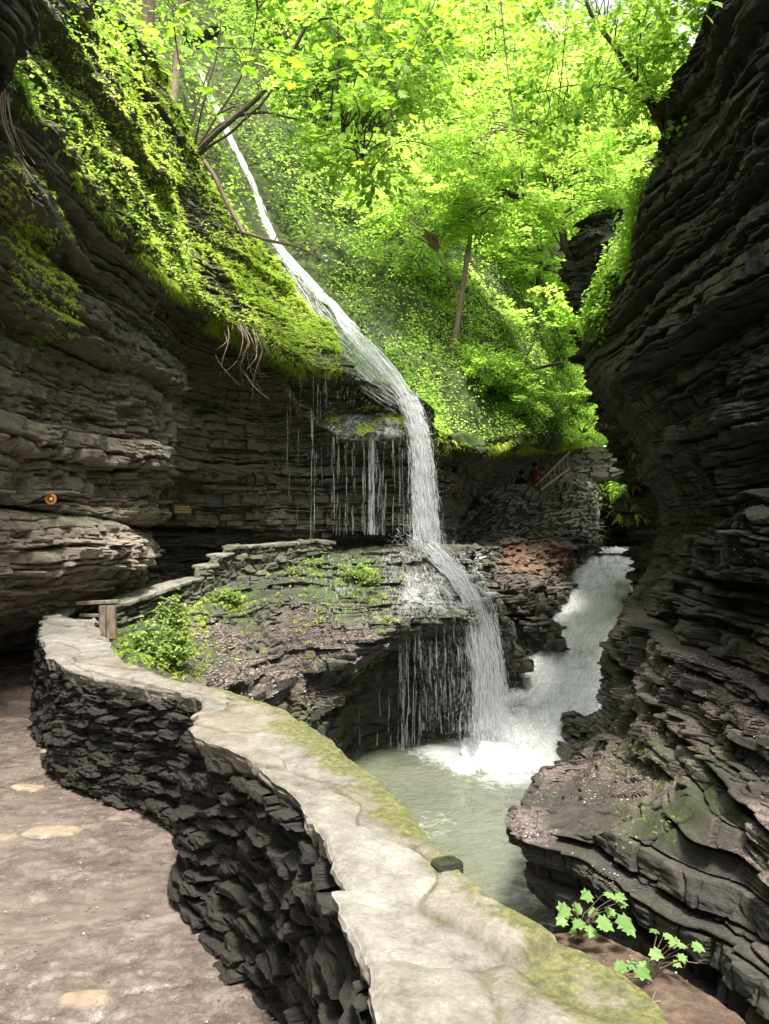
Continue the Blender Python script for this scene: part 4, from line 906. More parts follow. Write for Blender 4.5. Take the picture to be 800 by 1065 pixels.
# signs on the cliff
s1=thing('cliff_sign','small round orange trail marker fixed to the left rock face','sign')
c0=surf('cliff_left',48,520)+np.array([.12,-.16,0]);ax=norm(np.array([.75,.66,0]));up=np.array([0,0,1.]);nn=norm(np.cross(ax,up))
def disc(name,c0,r0,th,mat,parent,m=24,seed=0):
    an=np.arange(m)/m*2*pi;ring=lambda rr,o:c0+nn*o+rr*(np.cos(an)[:,None]*ax+np.sin(an)[:,None]*up)
    V=np.stack([ring(r0*.97,0),ring(r0,.3*th),ring(r0,.7*th),ring(r0*.93,th),ring(.001,th)]);return grid(name,V,mat,parent,close=True)
disc('plate',c0,.062,.018,plain('orange_enamel',(.55,.24,.05)),s1)
disc('emblem',c0+nn*.019,.036,.004,plain('emblem_brown',(.12,.06,.02)),s1)
disc('emblem_centre',c0+nn*.0245,.018,.003,plain('emblem_yellow',(.75,.48,.12)),s1)
s2=thing('notice_board','small dark notice board with worn yellow marks on the alcove wall','sign')
c0=surf('cliff_left',190,531)+np.array([.06,-.22,.0]);ax=norm(np.array([.9,.43,0]));nn=norm(np.cross(ax,up))
V,q=box_arr(c0,.36,.03,.17,ax,-nn,up);mesh('board',V,q,np.arange(6)*4,plain('board_brown',(.06,.045,.03)),s2)
r=np.random.default_rng(3);Vs=[];qs=[]
for row in range(3):
    x=-.14
    while x<.13:
        w=r.uniform(.012,.026);hgt=r.uniform(.022,.036)
        V,q=box_arr(c0+ax*(x+w/2)+up*(.05-.048*row+r.uniform(-.004,.004))+nn*.019,w*.8,.006,hgt,ax,-nn,up);qs.append(q+8*len(Vs));Vs.append(V);x+=w+r.uniform(.003,.012)
mesh('yellow_marks',np.concatenate(Vs),np.concatenate(qs),np.arange(len(Vs)*6)*4,plain('marks_yellow',(.7,.5,.12)),s2)

# ------------------------------------------------------------ foliage
LEAF_D=([(0,0,0),(.45,.33,.06),(1,0,-.05),(.45,-.33,.06)],[(0,1,2),(0,2,3)])
LEAF_O=([(0,0,0),(.22,.26,.05),(.55,.34,.07),(.82,.18,.02),(1,0,-.06),(.82,-.18,.02),(.55,-.34,.07),(.22,-.26,.05)],[(0,1,2,3,4),(0,4,5,6,7)])
LEAF_M=([(0,0,0),(-.05,.28,.0),(.18,.30,.02),(.16,.58,-.03),(.42,.40,.03),(.62,.46,-.02),(.68,.22,.03),(1,0,-.06),
         (.68,-.22,.03),(.62,-.46,-.02),(.42,-.40,.03),(.16,-.58,-.03),(.18,-.30,.02),(-.05,-.28,0)],[(0,1,2,3,4,5,6,7),(0,7,8,9,10,11,12,13)])
def frond():
    V=[];Fc=[];n=7
    xs=np.linspace(0,1,n+1);zz=lambda x:.35*x-.75*x*x
    for i in range(n):
        x0,x1=xs[i],xs[i+1];w=.30*math.sin(pi*(.12+.88*(1-x0)))**.8*(1-x0*.75)
        xm=(x0+x1)/2
        for s in (1,-1):
            b=len(V);V+= [(x0,0,zz(x0)),(x1*.98,0,zz(x1)),(xm+.10,s*w,zz(xm)-.06)];Fc.append((b,b+1,b+2))
    return V,Fc
FROND=frond()
def scatter(patch,mask,n,seed,nrm_key='N'):
    r=np.random.default_rng(seed);pt=PATCH[patch];V=pt['V'];w=mask(pt['px'],pt['py'],V,pt['N'])
    ar=np.linalg.norm(np.cross(V[1:,:-1]-V[:-1,:-1],V[:-1,1:]-V[:-1,:-1]),axis=-1)
    w=(w[:-1,:-1]*ar).ravel();w=np.clip(w,0,None);cdf=np.cumsum(w);k=np.searchsorted(cdf,r.uniform(0,cdf[-1],n));k=np.clip(k,0,len(w)-1)
    i,j=np.divmod(k,V.shape[1]-1);a,b=r.uniform(0,1,(2,n,1))
    p=V[i,j]+a*(V[i,j+1]-V[i,j])+b*(V[i+1,j]-V[i,j]);return p,pt['N'][i,j],r
def clump(p,f,seed): return fbm(p*f,3,seed)
def ferns(name,patch,mask,n,seed,size,mat=None,tint0=.5,droop=.5,parent=None,per=5):
    p,N,r=scatter(patch,mask,n//per,seed);m=len(p)
    p=np.repeat(p,per,0);N=np.repeat(N,per,0);an=r.uniform(0,2*pi,len(p))
    az=np.stack([np.cos(an),np.sin(an),0*an],-1);out=norm(N*np.array([1,1,.2])+1e-6)
    d=norm(az*.8+out*.9+np.array([0,0,.45-droop])+r.normal(0,.15,az.shape))
    nn=norm(np.array([0,0,1.])+out*.4+r.normal(0,.25,az.shape))
    base=np.repeat(clump(p[::per],1.1,seed),per)
    tint=np.clip(tint0+(base-.5)*1.8+r.normal(0,.14,len(p)),0,1)
    sz=r.uniform(*size,len(p))*np.clip(p[:,1]/11,.45,1.2)
    o=stamp(name,FROND[0],FROND[1],p+N*.045,d,nn,sz,mat or MFERN,parent,attrs={'tint':tint});return tag(o,kind='stuff')
def cover(name,patch,mask,n,seed,size,mat,tint0=.5,tpl=LEAF_D,kind='stuff',lift=(0,.25),hz=.5):
    p,N,r=scatter(patch,mask,n,seed);m=len(p)
    p=p+N*r.uniform(*lift,(m,1))+r.normal(0,.03,(m,3))
    nn=norm(np.array([0,0,hz])+N*.5+r.normal(0,.35,(m,3)));d=norm(r.normal(0,1,(m,3))+np.array([0,0,-.5])+N*.3)
    tint=np.clip(tint0+(clump(p,.8,seed)-.5)*2.2+r.normal(0,.13,m),0,1)
    o=stamp(name,tpl[0],tpl[1],p,d,nn,r.uniform(*size,m),mat,None,attrs={'tint':tint});return tag(o,kind=kind)
up1=lambda N:.25+.75*sstep(-.1,.5,N[...,2])
def m_slope(px,py,V,N):
    nse=.55*fbm(V*.9,3,131)+.45*fbm(V*np.array([.35,.35,3.2]),3,132);band=sstep(.40,.47,nse)
    g=sstep(250,330,px)
    return np.clip(band*(1-g)+g*1.4,0,2)*up1(N)*(px>-60)*(px<350)*(1-.0*g)
ferns('slope_ferns','slope_left',m_slope,125000,11,(.06,.14),tint0=.7,droop=.15)
cover('slope_herbs','slope_left',lambda px,py,V,N:m_slope(px,py,V,N)*(.4+.6*sstep(.45,.6,vn(V*1.7,77))),70000,25,(.025,.06),MLEAF,.62,lift=(0,.12))
ferns('cliff_ferns','cliff_left',lambda px,py,V,N:(np.exp(-((py-(195+px*1.9))/38)**2)*(px>-20)*(px<72)*(py<372)+.5*box2(px,py,-40,78,190,300,14)*sstep(.45,.6,fbm(V*1.4,3,5)))*up1(N),9000,12,(.04,.085),tint0=.8,droop=.3)
# drooping edge growth on the lip
ferns('lip_ferns','cliff_left',lambda px,py,V,N:np.exp(-((py-np.interp(px,[0,50,100,150,200,270,328,366],[80,147,212,272,318,358,390,398]))/6)**2)*(px<345)*(px>0)*sstep(.35,.55,vn(V*1.6,9)),6000,13,(.06,.14),tint0=.6,droop=.7)
ferns('shelf_moss','cliff_left',lambda px,py,V,N:box2(px,py,330,440,425,462,3)*(N[...,2]>.1)*(np.abs(px-398)>3)*((px<350)|(px>372))*sstep(.4,.55,vn(V*3,9)),2600,14,(.03,.07),tint0=.45)
ferns('falls_edge_growth','cliff_left',lambda px,py,V,N:box2(px,py,455,640,448,466,4),5000,15,(.08,.18),tint0=.4,droop=.6,mat=MFERN)
def m_ledge(px,py,V,N):
    return (box2(px,py,110,215,625,705,8)*.6+.7*box2(px,py,200,270,600,650,12)*sstep(.4,.6,vn(V*2,6))+.5*box2(px,py,300,330,572,600,6)+.9*box2(px,py,345,395,590,628,8)*sstep(.45,.6,vn(V*3,7))+.15*box2(px,py,240,420,575,700,10)*sstep(.55,.65,vn(V*2.5,8)))*up1(N)
ferns('ledge_moss','ledge_rock',m_ledge,9000,16,(.03,.09),tint0=.4)
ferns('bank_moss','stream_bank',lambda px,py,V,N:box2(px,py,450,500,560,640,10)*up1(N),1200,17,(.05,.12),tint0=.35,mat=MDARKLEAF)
cover('cliff_plants','cliff_right',lambda px,py,V,N:box2(px,py,615,700,190,345,8)*(px<700-(py-190)*.45)*sstep(.4,.55,vn(V*2,6)),6000,18,(.05,.11),MLEAF,.7,lift=(0,.22))
ferns('pillar_plants','rock_pillar',lambda px,py,V,N:sstep(.5,.62,vn(V*1.5,6))*(px>620),2500,19,(.12,.3),tint0=.6)
ferns('cliff_moss','cliff_right',lambda px,py,V,N:(N[...,2]>.25)*box2(px,py,640,760,770,870,15)*sstep(.5,.6,vn(V*3,7)),1400,20,(.02,.05),tint0=.3)
# green patch under the bridge
cover('gorge_growth','gorge_wall',lambda px,py,V,N:(py<np.interp(px,[600,615,650,670],[500,508,528,532]))*(px>600)*1.,5000,21,(.10,.24),MLEAF,.7,lift=(0,.3))
# far hillside cover
def m_hill(px,py,V,N):
    ch=np.interp(py,[60,130,200,262,330,390,430],[205,236,262,300,347,400,430])
    return (np.abs(px-ch)>np.interp(py,[0,130,260,330,430],[9,11,15,24,15]))*(px>140)*(px<760)*(py<455)*(py>-140)*(.25+.75*sstep(.38,.55,fbm(V*.5,3,141)))
cover('hillside_growth','hillside',lambda px,py,V,N:m_hill(px,py,V,N)*(py<300)*(1+1.5*box2(px,py,230,480,90,330,30)),85000,22,(.06,.14),MLEAF,.50,lift=(0,.5))
cover('slope_growth','hillside',lambda px,py,V,N:m_hill(px,py,V,N)*(py>=280)*(.3+.7*sstep(.4,.55,vn(V*1.3,8))),120000,24,(.035,.09),MLEAF,.68,lift=(0,.2))
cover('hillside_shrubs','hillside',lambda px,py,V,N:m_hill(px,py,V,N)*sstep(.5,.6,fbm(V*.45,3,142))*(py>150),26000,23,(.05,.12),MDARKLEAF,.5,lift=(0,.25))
print('cover',time.time()-T0)

# leaf litter
def flakes(name,patch,mask,n,seed,k=1.):
    p,N,r=scatter(patch,mask,n,seed);m=len(p);nn=norm(N*.4+np.array([0,0,1.])+r.normal(0,.3,(m,3)))
    mt=flakes.mat
    o=stamp(name,[(0,0,0),(.5,.3,.12),(1,0,.05),(.5,-.3,.1)],[(0,1,2),(0,2,3)],p+N*.008,r.normal(0,1,(m,3)),nn,k*r.uniform(.016,.04,m),mt,None,attrs={'tint':r.uniform(0,1,m)});tag(o,kind='stuff')
mm,nt=newmat('dry_petals');q=NT(nt);q.out(q.pr(q.ramp(q.attr('tint'),[(0,(.10,.065,.05)),(.4,(.22,.155,.14)),(.8,(.36,.27,.26)),(1,(.5,.42,.42))]),.7));flakes.mat=mm
flakes('leaf_litter','ledge_rock',lambda px,py,V,N:box2(px,py,195,420,630,730,14)*sstep(.3,.7,N[...,2])*sstep(.4,.55,vn(V*1.8,4)),11000,31)
def m_lr(px,py,V,N): return (py>560)*(py<1050)*(px<830)*sstep(.3,.7,N[...,2])*sstep(.42,.55,vn(V*1.3,5))
flakes('leaf_litter','cliff_right',m_lr,12000,32,.8)
flakes('path_glint_flakes','path',lambda px,py,V,N:PATCH['path']['ok']*(V[...,1]<12)*(V[...,1]>1.5)*(px>-80)*(.2+sstep(.5,.6,vn(V*2.2,6))),1500,34,.4)  # small flakes added to stand in for glints on the wet path
flakes('leaf_litter','soil',lambda px,py,V,N:(px>540)*1.,900,33,.45)

# trees ----------------------------------------------------------------------
def limb(pts,r0,r1,k=14,wob=.02,seed=0):
    L=smooth_line(pts,k);L=L+np.stack([vn(L*2+9*i,seed+i) for i in range(3)],-1)*wob-wob/2
    return L,np.linspace(r0,r1,k)
def limbs(name,lst,mat,parent,m=7,k=14,wob=.06,seed=0):
    Ls=[];Rs=[]
    for pts,r0,r1 in lst:
        L,rr=limb(pts,r0,r1,k,wob,seed);Ls.append(L);Rs.append(rr);seed+=3
    return tubes(name,np.array(Ls),np.array(Rs),mat,parent,m)
def sprays(centres,dirs,length,n,r,width=.35,leaf=.09,thick=.05,droop=.25):
    """flat fans of leaves"""
    k=len(centres);u=r.uniform(0,1,(k,n))**.8;v=r.uniform(-1,1,(k,n))*width*np.sin(np.clip(u,.08,.97)*pi)**.6
    d=norm(dirs);s=norm(np.cross(d,np.array([0,0,1.])+r.normal(0,.12,d.shape)));nn=np.cross(s,d)
    length=np.asarray(length).reshape(-1,1,1)
    p=centres[:,None]+length*(u[...,None]*d[:,None]+v[...,None]*s[:,None])+r.normal(0,thick,(k,n,3))*np.array([.5,.5,1])
    p[...,2]-=(droop*length[...,0]*u*u)
    ld=d[:,None]*1.+s[:,None]*np.sign(v)[...,None]*.9+r.normal(0,.35,(k,n,3))+np.array([0,0,-.3])
    ln=nn[:,None]+r.normal(0,.33,(k,n,3));ln=ln*np.sign(ln[...,2:3])
    return p.reshape(-1,3),ld.reshape(-1,3),ln.reshape(-1,3)
def crown(name,c0,rad,nsp,nl,seed,parent,leaf=(.07,.12),tint0=.55,mat=None,L=(.6,1.3),holes=.42,tpl=LEAF_O,flat=.6):
    r=np.random.default_rng(seed);c0=np.asarray(c0,float);rad=np.asarray(rad,float)
    q=r.normal(0,1,(nsp*3,3));q=norm(q)*r.uniform(.15,1,(nsp*3,1))**.5
    cc=c0+q*rad;keep=fbm(cc*.7,3,seed)>holes;cc=cc[keep][:nsp];q=q[keep][:nsp]
    dr=norm(q*np.array([1,1,.25])+r.normal(0,.35,q.shape)*np.array([1,1,.3]))
    ln=r.uniform(*L,len(cc))
    p,ld,lnn=sprays(cc,dr,ln,nl,r)
    tb=np.repeat(np.clip(r.normal(0,.12,len(cc)),-.3,.3),nl)
    tint=np.clip(tint0+tb+r.normal(0,.14,len(p)),0,1)
    stamp(name,tpl[0],tpl[1],p,ld,lnn,r.uniform(*leaf,len(p)),mat or MLEAF,parent,attrs={'tint':tint})
    return cc,dr,ln
def twigs(cc,dr,ln,root,mat,parent,r0=.012,frac=.5,seed=0,name='twigs'):
    r=np.random.default_rng(seed);k=r.uniform(0,1,len(cc))<frac;cc,dr,ln=cc[k],dr[k],ln[k];root=np.asarray(root)
    Ls=[]
    for a,d,l in zip(cc,dr,ln):
        j=np.argmin(np.linalg.norm(root-a,axis=1)+.6*np.clip(root[:,2]-a[2],0,9));s=root[j]
        Ls.append(smooth_line([s,(s*.55+a*.45)+np.array([0,0,.12*np.linalg.norm(a-s)]),a,a+d*l*.8-np.array([0,0,.18*l])],12))
    Ls=np.array(Ls);tubes(name,Ls,np.linspace(r0,r0*.25,12)[None]+0*Ls[...,0],mat,parent,4)
def tree(label,stems,crowns,seed,bark=None,name='tree',group=None,leaf=(.07,.12),tint=.55,lm=None,tw=.5,twr=.012,L=(.6,1.3),holes=.42,cat='tree',wob=.08):
    t=thing(name,label,cat,group=group)
    limbs('trunk',[([P(*p) if len(p)==3 else p for p in pts],a,b) for pts,a,b in stems],bark or MBARK,t,seed=seed,wob=wob)
    root=np.concatenate([smooth_line([P(*p) for p in pts],16)[5:] for pts,a,b in stems])
    for i,(c0,rad,nsp,nl) in enumerate(crowns):
        cc,dr,ln=crown('crown',P(*c0),rad,nsp,nl,seed*7+i,t,leaf,tint,lm,L,holes)
        if tw>0: twigs(cc,dr,ln,root,bark or MBARK,t,twr,tw,seed+i)
    return t
# the multi-stemmed tree leaning out of the left slope
tree('multi-stemmed tree leaning out from the fern slope beside the upper falls',
 [([(200,165,13.2),(222,140,13),(262,108,12.7),(300,60,12.4),(328,5,12.2),(345,-50,12)],.052,.028),
  ([(203,160,13.2),(232,128,13),(258,118,12.9),(300,122,12.6),(340,130,12.3),(372,155,12.1),(392,195,12)],.034,.008),
  ([(202,158,13.2),(210,120,13),(215,92,12.9),(225,60,12.9),(230,20,12.8)],.025,.012),
  ([(200,165,13.2),(196,140,13.1),(205,108,13.0),(218,70,13.)],.03,.01),
  ([(206,160,13.2),(240,138,13.0),(270,112,12.8),(285,92,12.7),(318,48,12.5)],.028,.014),
  ([(207,162,13.2),(222,170,12.9),(232,180,12.8),(228,195,12.7)],.02,.006),([(204,160,13.2),(225,120,13.),(248,85,12.8),(262,50,12.6),(268,10,12.5)],.022,.01),
  ([(228,118,13.0),(246,112,12.9),(262,128,12.6),(275,150,12.5)],.02,.006)],
 [((345,-20,11.8),(1.5,1.2,.8),50,50),((380,60,11.4),(1.1,1.1,.7),45,55),((385,150,11.9),(.7,.7,.5),20,50)],101,leaf=(.08,.14),tint=.5,twr=.018,L=(.4,.9))
tree('slim straight trunk standing on the green slope right of the falls',[([(468,385,17.5),(474,350,17.5),(480,310,17.5),(486,270,17.6),(494,215,17.8),(500,150,18)],.085,.04),([(478,318,17.5),(470,290,17.4),(455,262,17.3)],.03,.01)],
 [((490,175,18.3),(2.4,1.8,1.5),150,60),((440,215,17.),(1.4,1.2,.7),60,60)],102,bark=MBARKL,L=(.5,1.1),tint=.75,leaf=(.07,.12),twr=.018)
tree('forked sapling growing from the crest of the far rock pillar',[([(598,272,17.6),(588,262,17.3),(582,235,17.1),(572,205,17),(564,170,17),(560,120,17)],.075,.022),([(590,262,17.4),(588,240,17.2),(580,215,17.2),(574,185,17.3)],.045,.015),([(588,262,17.3),(578,245,17.2),(566,222,17.1),(545,205,17.)],.02,.008)],
 [((548,135,16.8),(2.3,1.8,1.3),150,60),((610,190,17.5),(1.2,1.2,.9),70,60),((520,215,16.5),(1.2,1.,.4),50,60)],103,L=(.5,1.0),tint=.75,leaf=(.07,.12),twr=.018)
tree('dark branched tree leaning from the top of the right cliff',[([(706,150,10.4),(692,138,10.1),(676,112,9.9),(660,85,9.8),(640,50,9.7),(615,12,9.6),(600,-40,9.5)],.055,.02),([(694,140,10.1),(680,105,9.9),(668,70,9.8),(655,40,9.8)],.025,.01),([(672,106,9.9),(640,92,9.7),(600,88,9.6),(560,96,9.5)],.016,.005),([(664,92,9.8),(662,60,9.7),(668,30,9.7)],.016,.006)],
 [((620,35,9.5),(1.3,1.2,.75),75,60),((665,115,9.9),(.55,.6,.8),42,60),((590,100,9.6),(.8,.7,.35),26,50),((690,60,9.9),(.4,.5,.9),34,50)],104,leaf=(.055,.10),L=(.3,.6),tint=.6,twr=.007,wob=.04)
tree('pale brown trunk rising at the top of the fern slope',[([(146,58,12),(152,30,12),(158,0,12),(168,-60,12)],.12,.10)],[((150,-60,12),(1.6,1.4,.9),60,50)],105,bark=MBARKL,tw=.3)
tree('thin grey trunk behind the pale brown trunk on the left slope',[([(176,150,15.5),(182,80,16),(186,40,16),(190,0,16),(194,-60,16)],.10,.08)],[((215,-30,16),(2.2,1.6,1.1),60,50)],106,bark=MBARKL,tw=.3,tint=.4)
tree('dark leaning trunk at the upper left corner of the slope',[([(62,40,9.2),(80,18,9.2),(96,-5,9.2),(120,-60,9.2)],.05,.035)],[((90,5,9.2),(.7,.7,.4),22,40)],107,tw=.3,leaf=(.05,.09),L=(.3,.7))
bt_=[ # far trees: base x, y, Y, top y, crown radius, label
 (402,300,24,-60,3.3,'broad tree with hanging sprays behind the upper falls',.5),
 (432,330,34,-80,3.4,'tall reddish-brown conifer trunk among the far leaves',.3),
 (452,280,30,-40,3.6,'tall tree with pale layered sprays left of the centre',.6),
 (520,360,27,-20,3.6,'bright leafed tree above the middle of the hillside',.7),
 (560,400,24,150,2.2,'small leaning tree beside the far rock pillar base',.65),
 (600,420,34,40,3.6,'tall bright tree filling the notch above the far pillar',.75),
 (655,400,36,60,3.6,'tall tree half hidden behind the right cliff rim',.7),
 (350,250,26,-120,3.6,'tree with dark thin limbs above the upper waterfall slide',.45),
 (300,200,30,-150,3.8,'leafy tree on the skyline above the top of the falls',.55),
 (250,120,30,-150,3.2,'tree on the skyline left of the top of the falls',.5),
 (470,300,46,-160,5.5,'large pale tree on the far ridge behind the centre',.75),
 (380,200,44,-160,5.5,'large tree on the far ridge above the slide',.55)]
for i,(x,y,Y,ty,rc,lab,ti) in enumerate(bt_):
    r=np.random.default_rng(300+i);dx=r.uniform(-25,25)
    st=[([(x,y,Y),(x+dx*.3,y*.66+ty*.33,Y),(x+dx*.6,y*.33+ty*.66,Y),(x+dx,ty,Y)],.10+.004*Y,.05)]
    for j in range(4):
        t=.3+.15*j;xx=x+dx*t;yy=y*(1-t)+ty*t;sg=(-1)**j;st.append(([(xx,yy,Y),(xx+sg*28*24/Y,yy-14,Y-.3),(xx+sg*60*24/Y,yy-34,Y-.6)],.045,.012))
    my=y*.42+ty*.58;big=Y>40
    cr_=[((x+dx*.6,my,Y),(rc,rc*.8,rc*.85),int(150*(1.2 if big else 1.)),56),((x+dx,ty+50,Y),(rc*.8,rc*.7,rc*.6),80,56)]
    if i!=1: cr_.append(((x,y-60,Y-1),(rc*.8,rc*.6,rc*.35),70,56))
    tree(lab,st,cr_,310+i,bark=MBARKL if i in(1,5,10) else MBARK,leaf=(.11,.19) if not big else (.18,.3),tint=ti,L=(.7,1.5) if not big else (1.,2.2),tw=.4,twr=.026,group=None,holes=.44)
# low bright shrubs at the gorge notch
for (x,y,Y,rx,rz,lab,ti) in [(606,432,22,.9,.65,'bright yellow-green shrub above the stone footbridge',.9),(572,418,20,1.0,.55,'dark green shrub overhanging the recess left of the bridge',.3),(535,410,18,1.0,.5,'low spreading shrub on the hillside edge above the recess',.45),(600,395,24,1.5,1.0,'sunlit shrub on the slope just below the rock pillar',.85),(505,385,17.5,.8,.45,'green shrub at the foot of the slim straight trunk',.5),(630,430,25,.9,.9,'yellowish bush beside the right cliff notch',.95)]:
    t=thing('shrub',lab,'shrub');b=P(x,y+18,Y)
    limbs('stem',[([b,b+np.array([dx*.3,0,.3]),P(x,y,Y)+np.array([dx*rx*.6,0,rz*.3])],.03,.008) for dx in (-1,-.3,.4,1)],MBARK,t,m=5)
    crown('foliage',P(x,y,Y),(rx,rx*.8,rz),90,70,int(x+y),t,(.045,.09),ti,None,(.3,.6),.3)
# fallen wood
t=thing('fallen_branch','bare grey branch lying down the slope beneath the leaning tree','branch')
limbs('wood',[([(P(212,168,13.0)),P(228,195,12.9),P(245,228,12.8),P(253,243,12.7)],.045,.04),([P(252,242,12.7),P(285,250,12.6),P(320,262,12.5),P(345,275,12.5)],.035,.012),([P(285,250,12.6),P(296,232,12.6),P(302,222,12.6)],.012,.005)],MBARKL,t,seed=9)
t=thing('fallen_log','thin fallen log lying across the hillside below the far pillar','log')
limbs('wood',[([P(540,388,20),P(560,383,20),P(584,378,20)],.05,.04),([P(540,385,20),P(552,362,20),P(556,352,20)],.03,.012)],MBARK,t,seed=12)
# hanging roots on the left lip
t=thing('hanging_roots','bundle of bare dead roots hanging over the dark lip left of the falls','roots')
r=np.random.default_rng(5);ls=[]
for k in range(16):
    x0=r.uniform(228,275);y0=np.interp(x0,[228,275],[325,352]);s=r.uniform(.4,1)
    ls.append(([P(x0,y0,12.2),P(x0+10*s,y0+25*s,12.0),P(x0+r.uniform(-6,12),y0+48*s,12.0),P(x0+r.uniform(-12,26),y0+75*s,12.1)],(.008*s+.003),.002))
for q_,l_ in enumerate(ls): limbs('root',[l_],MBARK if q_%2 else MBARKL,t,m=5,wob=.2,seed=8+3*q_)
t=thing('hanging_roots','thin pale roots dangling from the black overhang at the upper left','roots')
ls=[]
for k in range(5):
    ls.append(([P(3+k,95,4.7),P(4+k*2,130,4.8),P(14+k*2,155,4.9),P(20+k*3,168,5.),P(32,184-4*k,5.0)],.005,.002))
for q_,l_ in enumerate(ls): limbs('root',[l_],MBARKL,t,m=5,wob=.06,seed=18+3*q_)

# near overhanging branches with big leaves
def near_branch(label,paths,n,seed,leaf,sag=.05,spread=.16,mat=MLEAF2,tpl=LEAF_M,tint0=.6,r0=.008):
    t=thing('overhanging_branch',label,'branch');r=np.random.default_rng(seed)
    limbs('branch_wood',[([P(*p) for p in pts],r0,r0*.3) for pts in paths],MBARK,t,m=5,wob=.03,seed=seed)
    L=[smooth_line([P(*p) for p in pts],60) for pts in paths];A_=np.concatenate([l[8:] for l in L])
    k=r.integers(0,len(A_),n);p0=A_[k];off=r.normal(0,1,(n,3))*np.array([spread,spread,spread*.55]);off[:,2]-=sag
    p=p0+off;nn=norm(np.array([0,-.55,1.])+r.normal(0,.38,(n,3)));d=norm(off*np.array([1,1,.5])+np.array([0,-.05,-.12]))
    sz=r.uniform(*leaf,n)
    stamp('leaves',tpl[0],tpl[1],p,d,nn,sz,mat,t,attrs={'tint':np.clip(tint0+r.normal(0,.2,n),0,1)})
    tag(tubes('leaf_stalks',np.stack([p0,(p0+p)/2+np.array([0,0,.01]),p],1),np.full((n,3),.0011),MBARK,t,3),kind='stuff')
near_branch('near spray of large lobed leaves hanging over the upper falls',[[(120,-60,6.2),(180,10,6.2),(225,50,6.2),(262,80,6.2),(275,110,6.2)],[(180,10,6.2),(185,60,6.3),(195,95,6.3)],[(225,50,6.2),(290,55,6.2),(325,70,6.2)]],70,41,(.09,.15),spread=.13)
near_branch('leafy twig drooping from the top just left of centre',[[(470,-40,6.8),(440,30,6.8),(415,90,6.8),(402,140,6.8),(400,165,6.8)],[(400,-40,7),(395,30,7),(405,70,7)],[(440,30,6.8),(460,60,6.8),(470,90,6.8)]],120,42,(.07,.12),spread=.17)
near_branch('long thin twig hanging down from the top right of centre',[[(520,-50,7.2),(522,20,7.2),(530,90,7.2),(540,150,7.2),(552,205,7.2)],[(540,-40,7.4),(560,10,7.4),(580,40,7.4)]],60,43,(.06,.11),spread=.15)
near_branch('branch with large leaves reaching right above the slide',[[(330,-40,8.),(345,30,8),(352,90,8),(345,120,8),(360,170,8)],[(345,30,8),(380,60,8),(410,90,8)]],90,44,(.09,.14),spread=.2)
near_branch('pale leaves poking in at the top edge beside the right cliff',[[(700,-60,4.5),(722,-25,4.5),(735,2,4.5)]],12,45,(.07,.10),spread=.06)
near_branch('wide leafy branch reaching across the top left corner',[[(20,-60,7.5),(90,-10,7.5),(130,20,7.5),(150,35,7.5)]],50,46,(.05,.09),spread=.16)

# bush on the slope next to the parapet: cluster of leafy seedlings
def bushy(label,x,y,Y,rx,rz,n,seed,leaf,tint0=.6,mat=None):
    t=thing('bush',label,'bush');r=np.random.default_rng(seed);b=P(x,y,Y)
    ls=[];tips=[]
    for k in range(max(8,n//22)):
        a=r.uniform(0,2*pi);q=r.uniform(0,1)**.5;e=b+np.array([cos(a)*rx*q,sin(a)*rx*.5*q,rz*(1-.6*q*q)*r.uniform(.5,1)])
        ls.append(([b+np.array([cos(a)*rx*.5*q,sin(a)*rx*.25*q,-.04]),(b+e)/2+np.array([0,0,.04]),e],.005,.002));tips.append(smooth_line([b+np.array([cos(a)*rx*.6*q,sin(a)*rx*.3*q,0]),e],8)[2:])
    limbs('stems',ls,MBARK,t,m=4,k=6,wob=.02,seed=seed)
    tips=np.concatenate(tips);p=tips[r.integers(0,len(tips),n)]+r.normal(0,.03,(n,3))
    nn=norm(np.array([0,-.3,1.])+r.normal(0,.4,(n,3)));d=r.normal(0,1,(n,3))+np.array([0,0,-.2])
    stamp('leaves',LEAF_O[0],LEAF_O[1],p,d,nn,r.uniform(*leaf,n),mat or MBUSH,t,attrs={'tint':np.clip(tint0+r.normal(0,.22,n),0,1)})
bushy('bright green leafy bush just behind the parapet top on the left',165,692,7.9,.42,.5,1300,51,(.035,.07),.75)
bushy('small upright bush on the rubble slope above the leafy bush',178,655,9.3,.22,.5,500,52,(.035,.06),.7)
bushy('low mossy bush below the stepped wall stones',232,625,10.9,.28,.22,420,53,(.03,.055),.55)
bushy('tuft of green plants on the wet ledge left of the main fall',370,603,12.1,.42,.22,520,54,(.03,.055),.6)
bushy('dark green tuft under the falls at the back of the ledge',322,592,12.6,.3,.22,380,55,(.03,.05),.2)

# maple seedlings on the soil
def seedling(label,bx,by,Y,leaves,seed):
    t=thing('maple_seedling',label,'plant',group=None);b=P(bx,by,Y);r=np.random.default_rng(seed)
    ls=[];p=[];d=[];sz=[];nn=[]
    for (x,y,s,ox) in leaves:
        e=P(x,y,Y+r.uniform(-.12,.12));m=b*.45+e*.55+np.array([0,0,.04]);ls.append(([b,b*.7+e*.3+np.array([0,0,.05]),m,e],.0045,.0018))
        dv=norm(np.array([ox,-.35,-.28])+r.normal(0,.12,3))
        p.append(e);d.append(dv);sz.append(.85*s*Y/F);nn.append(norm(np.array([0,-.35,1.])+r.normal(0,.22,3)))
    limbs('stem',ls,MBARK,t,m=5,k=9,wob=.015,seed=seed)
    stamp('leaves',LEAF_M[0],LEAF_M[1],np.array(p),np.array(d),np.array(nn),np.array(sz),MPLANT,t,attrs={'tint':r.uniform(.45,1,len(p))})
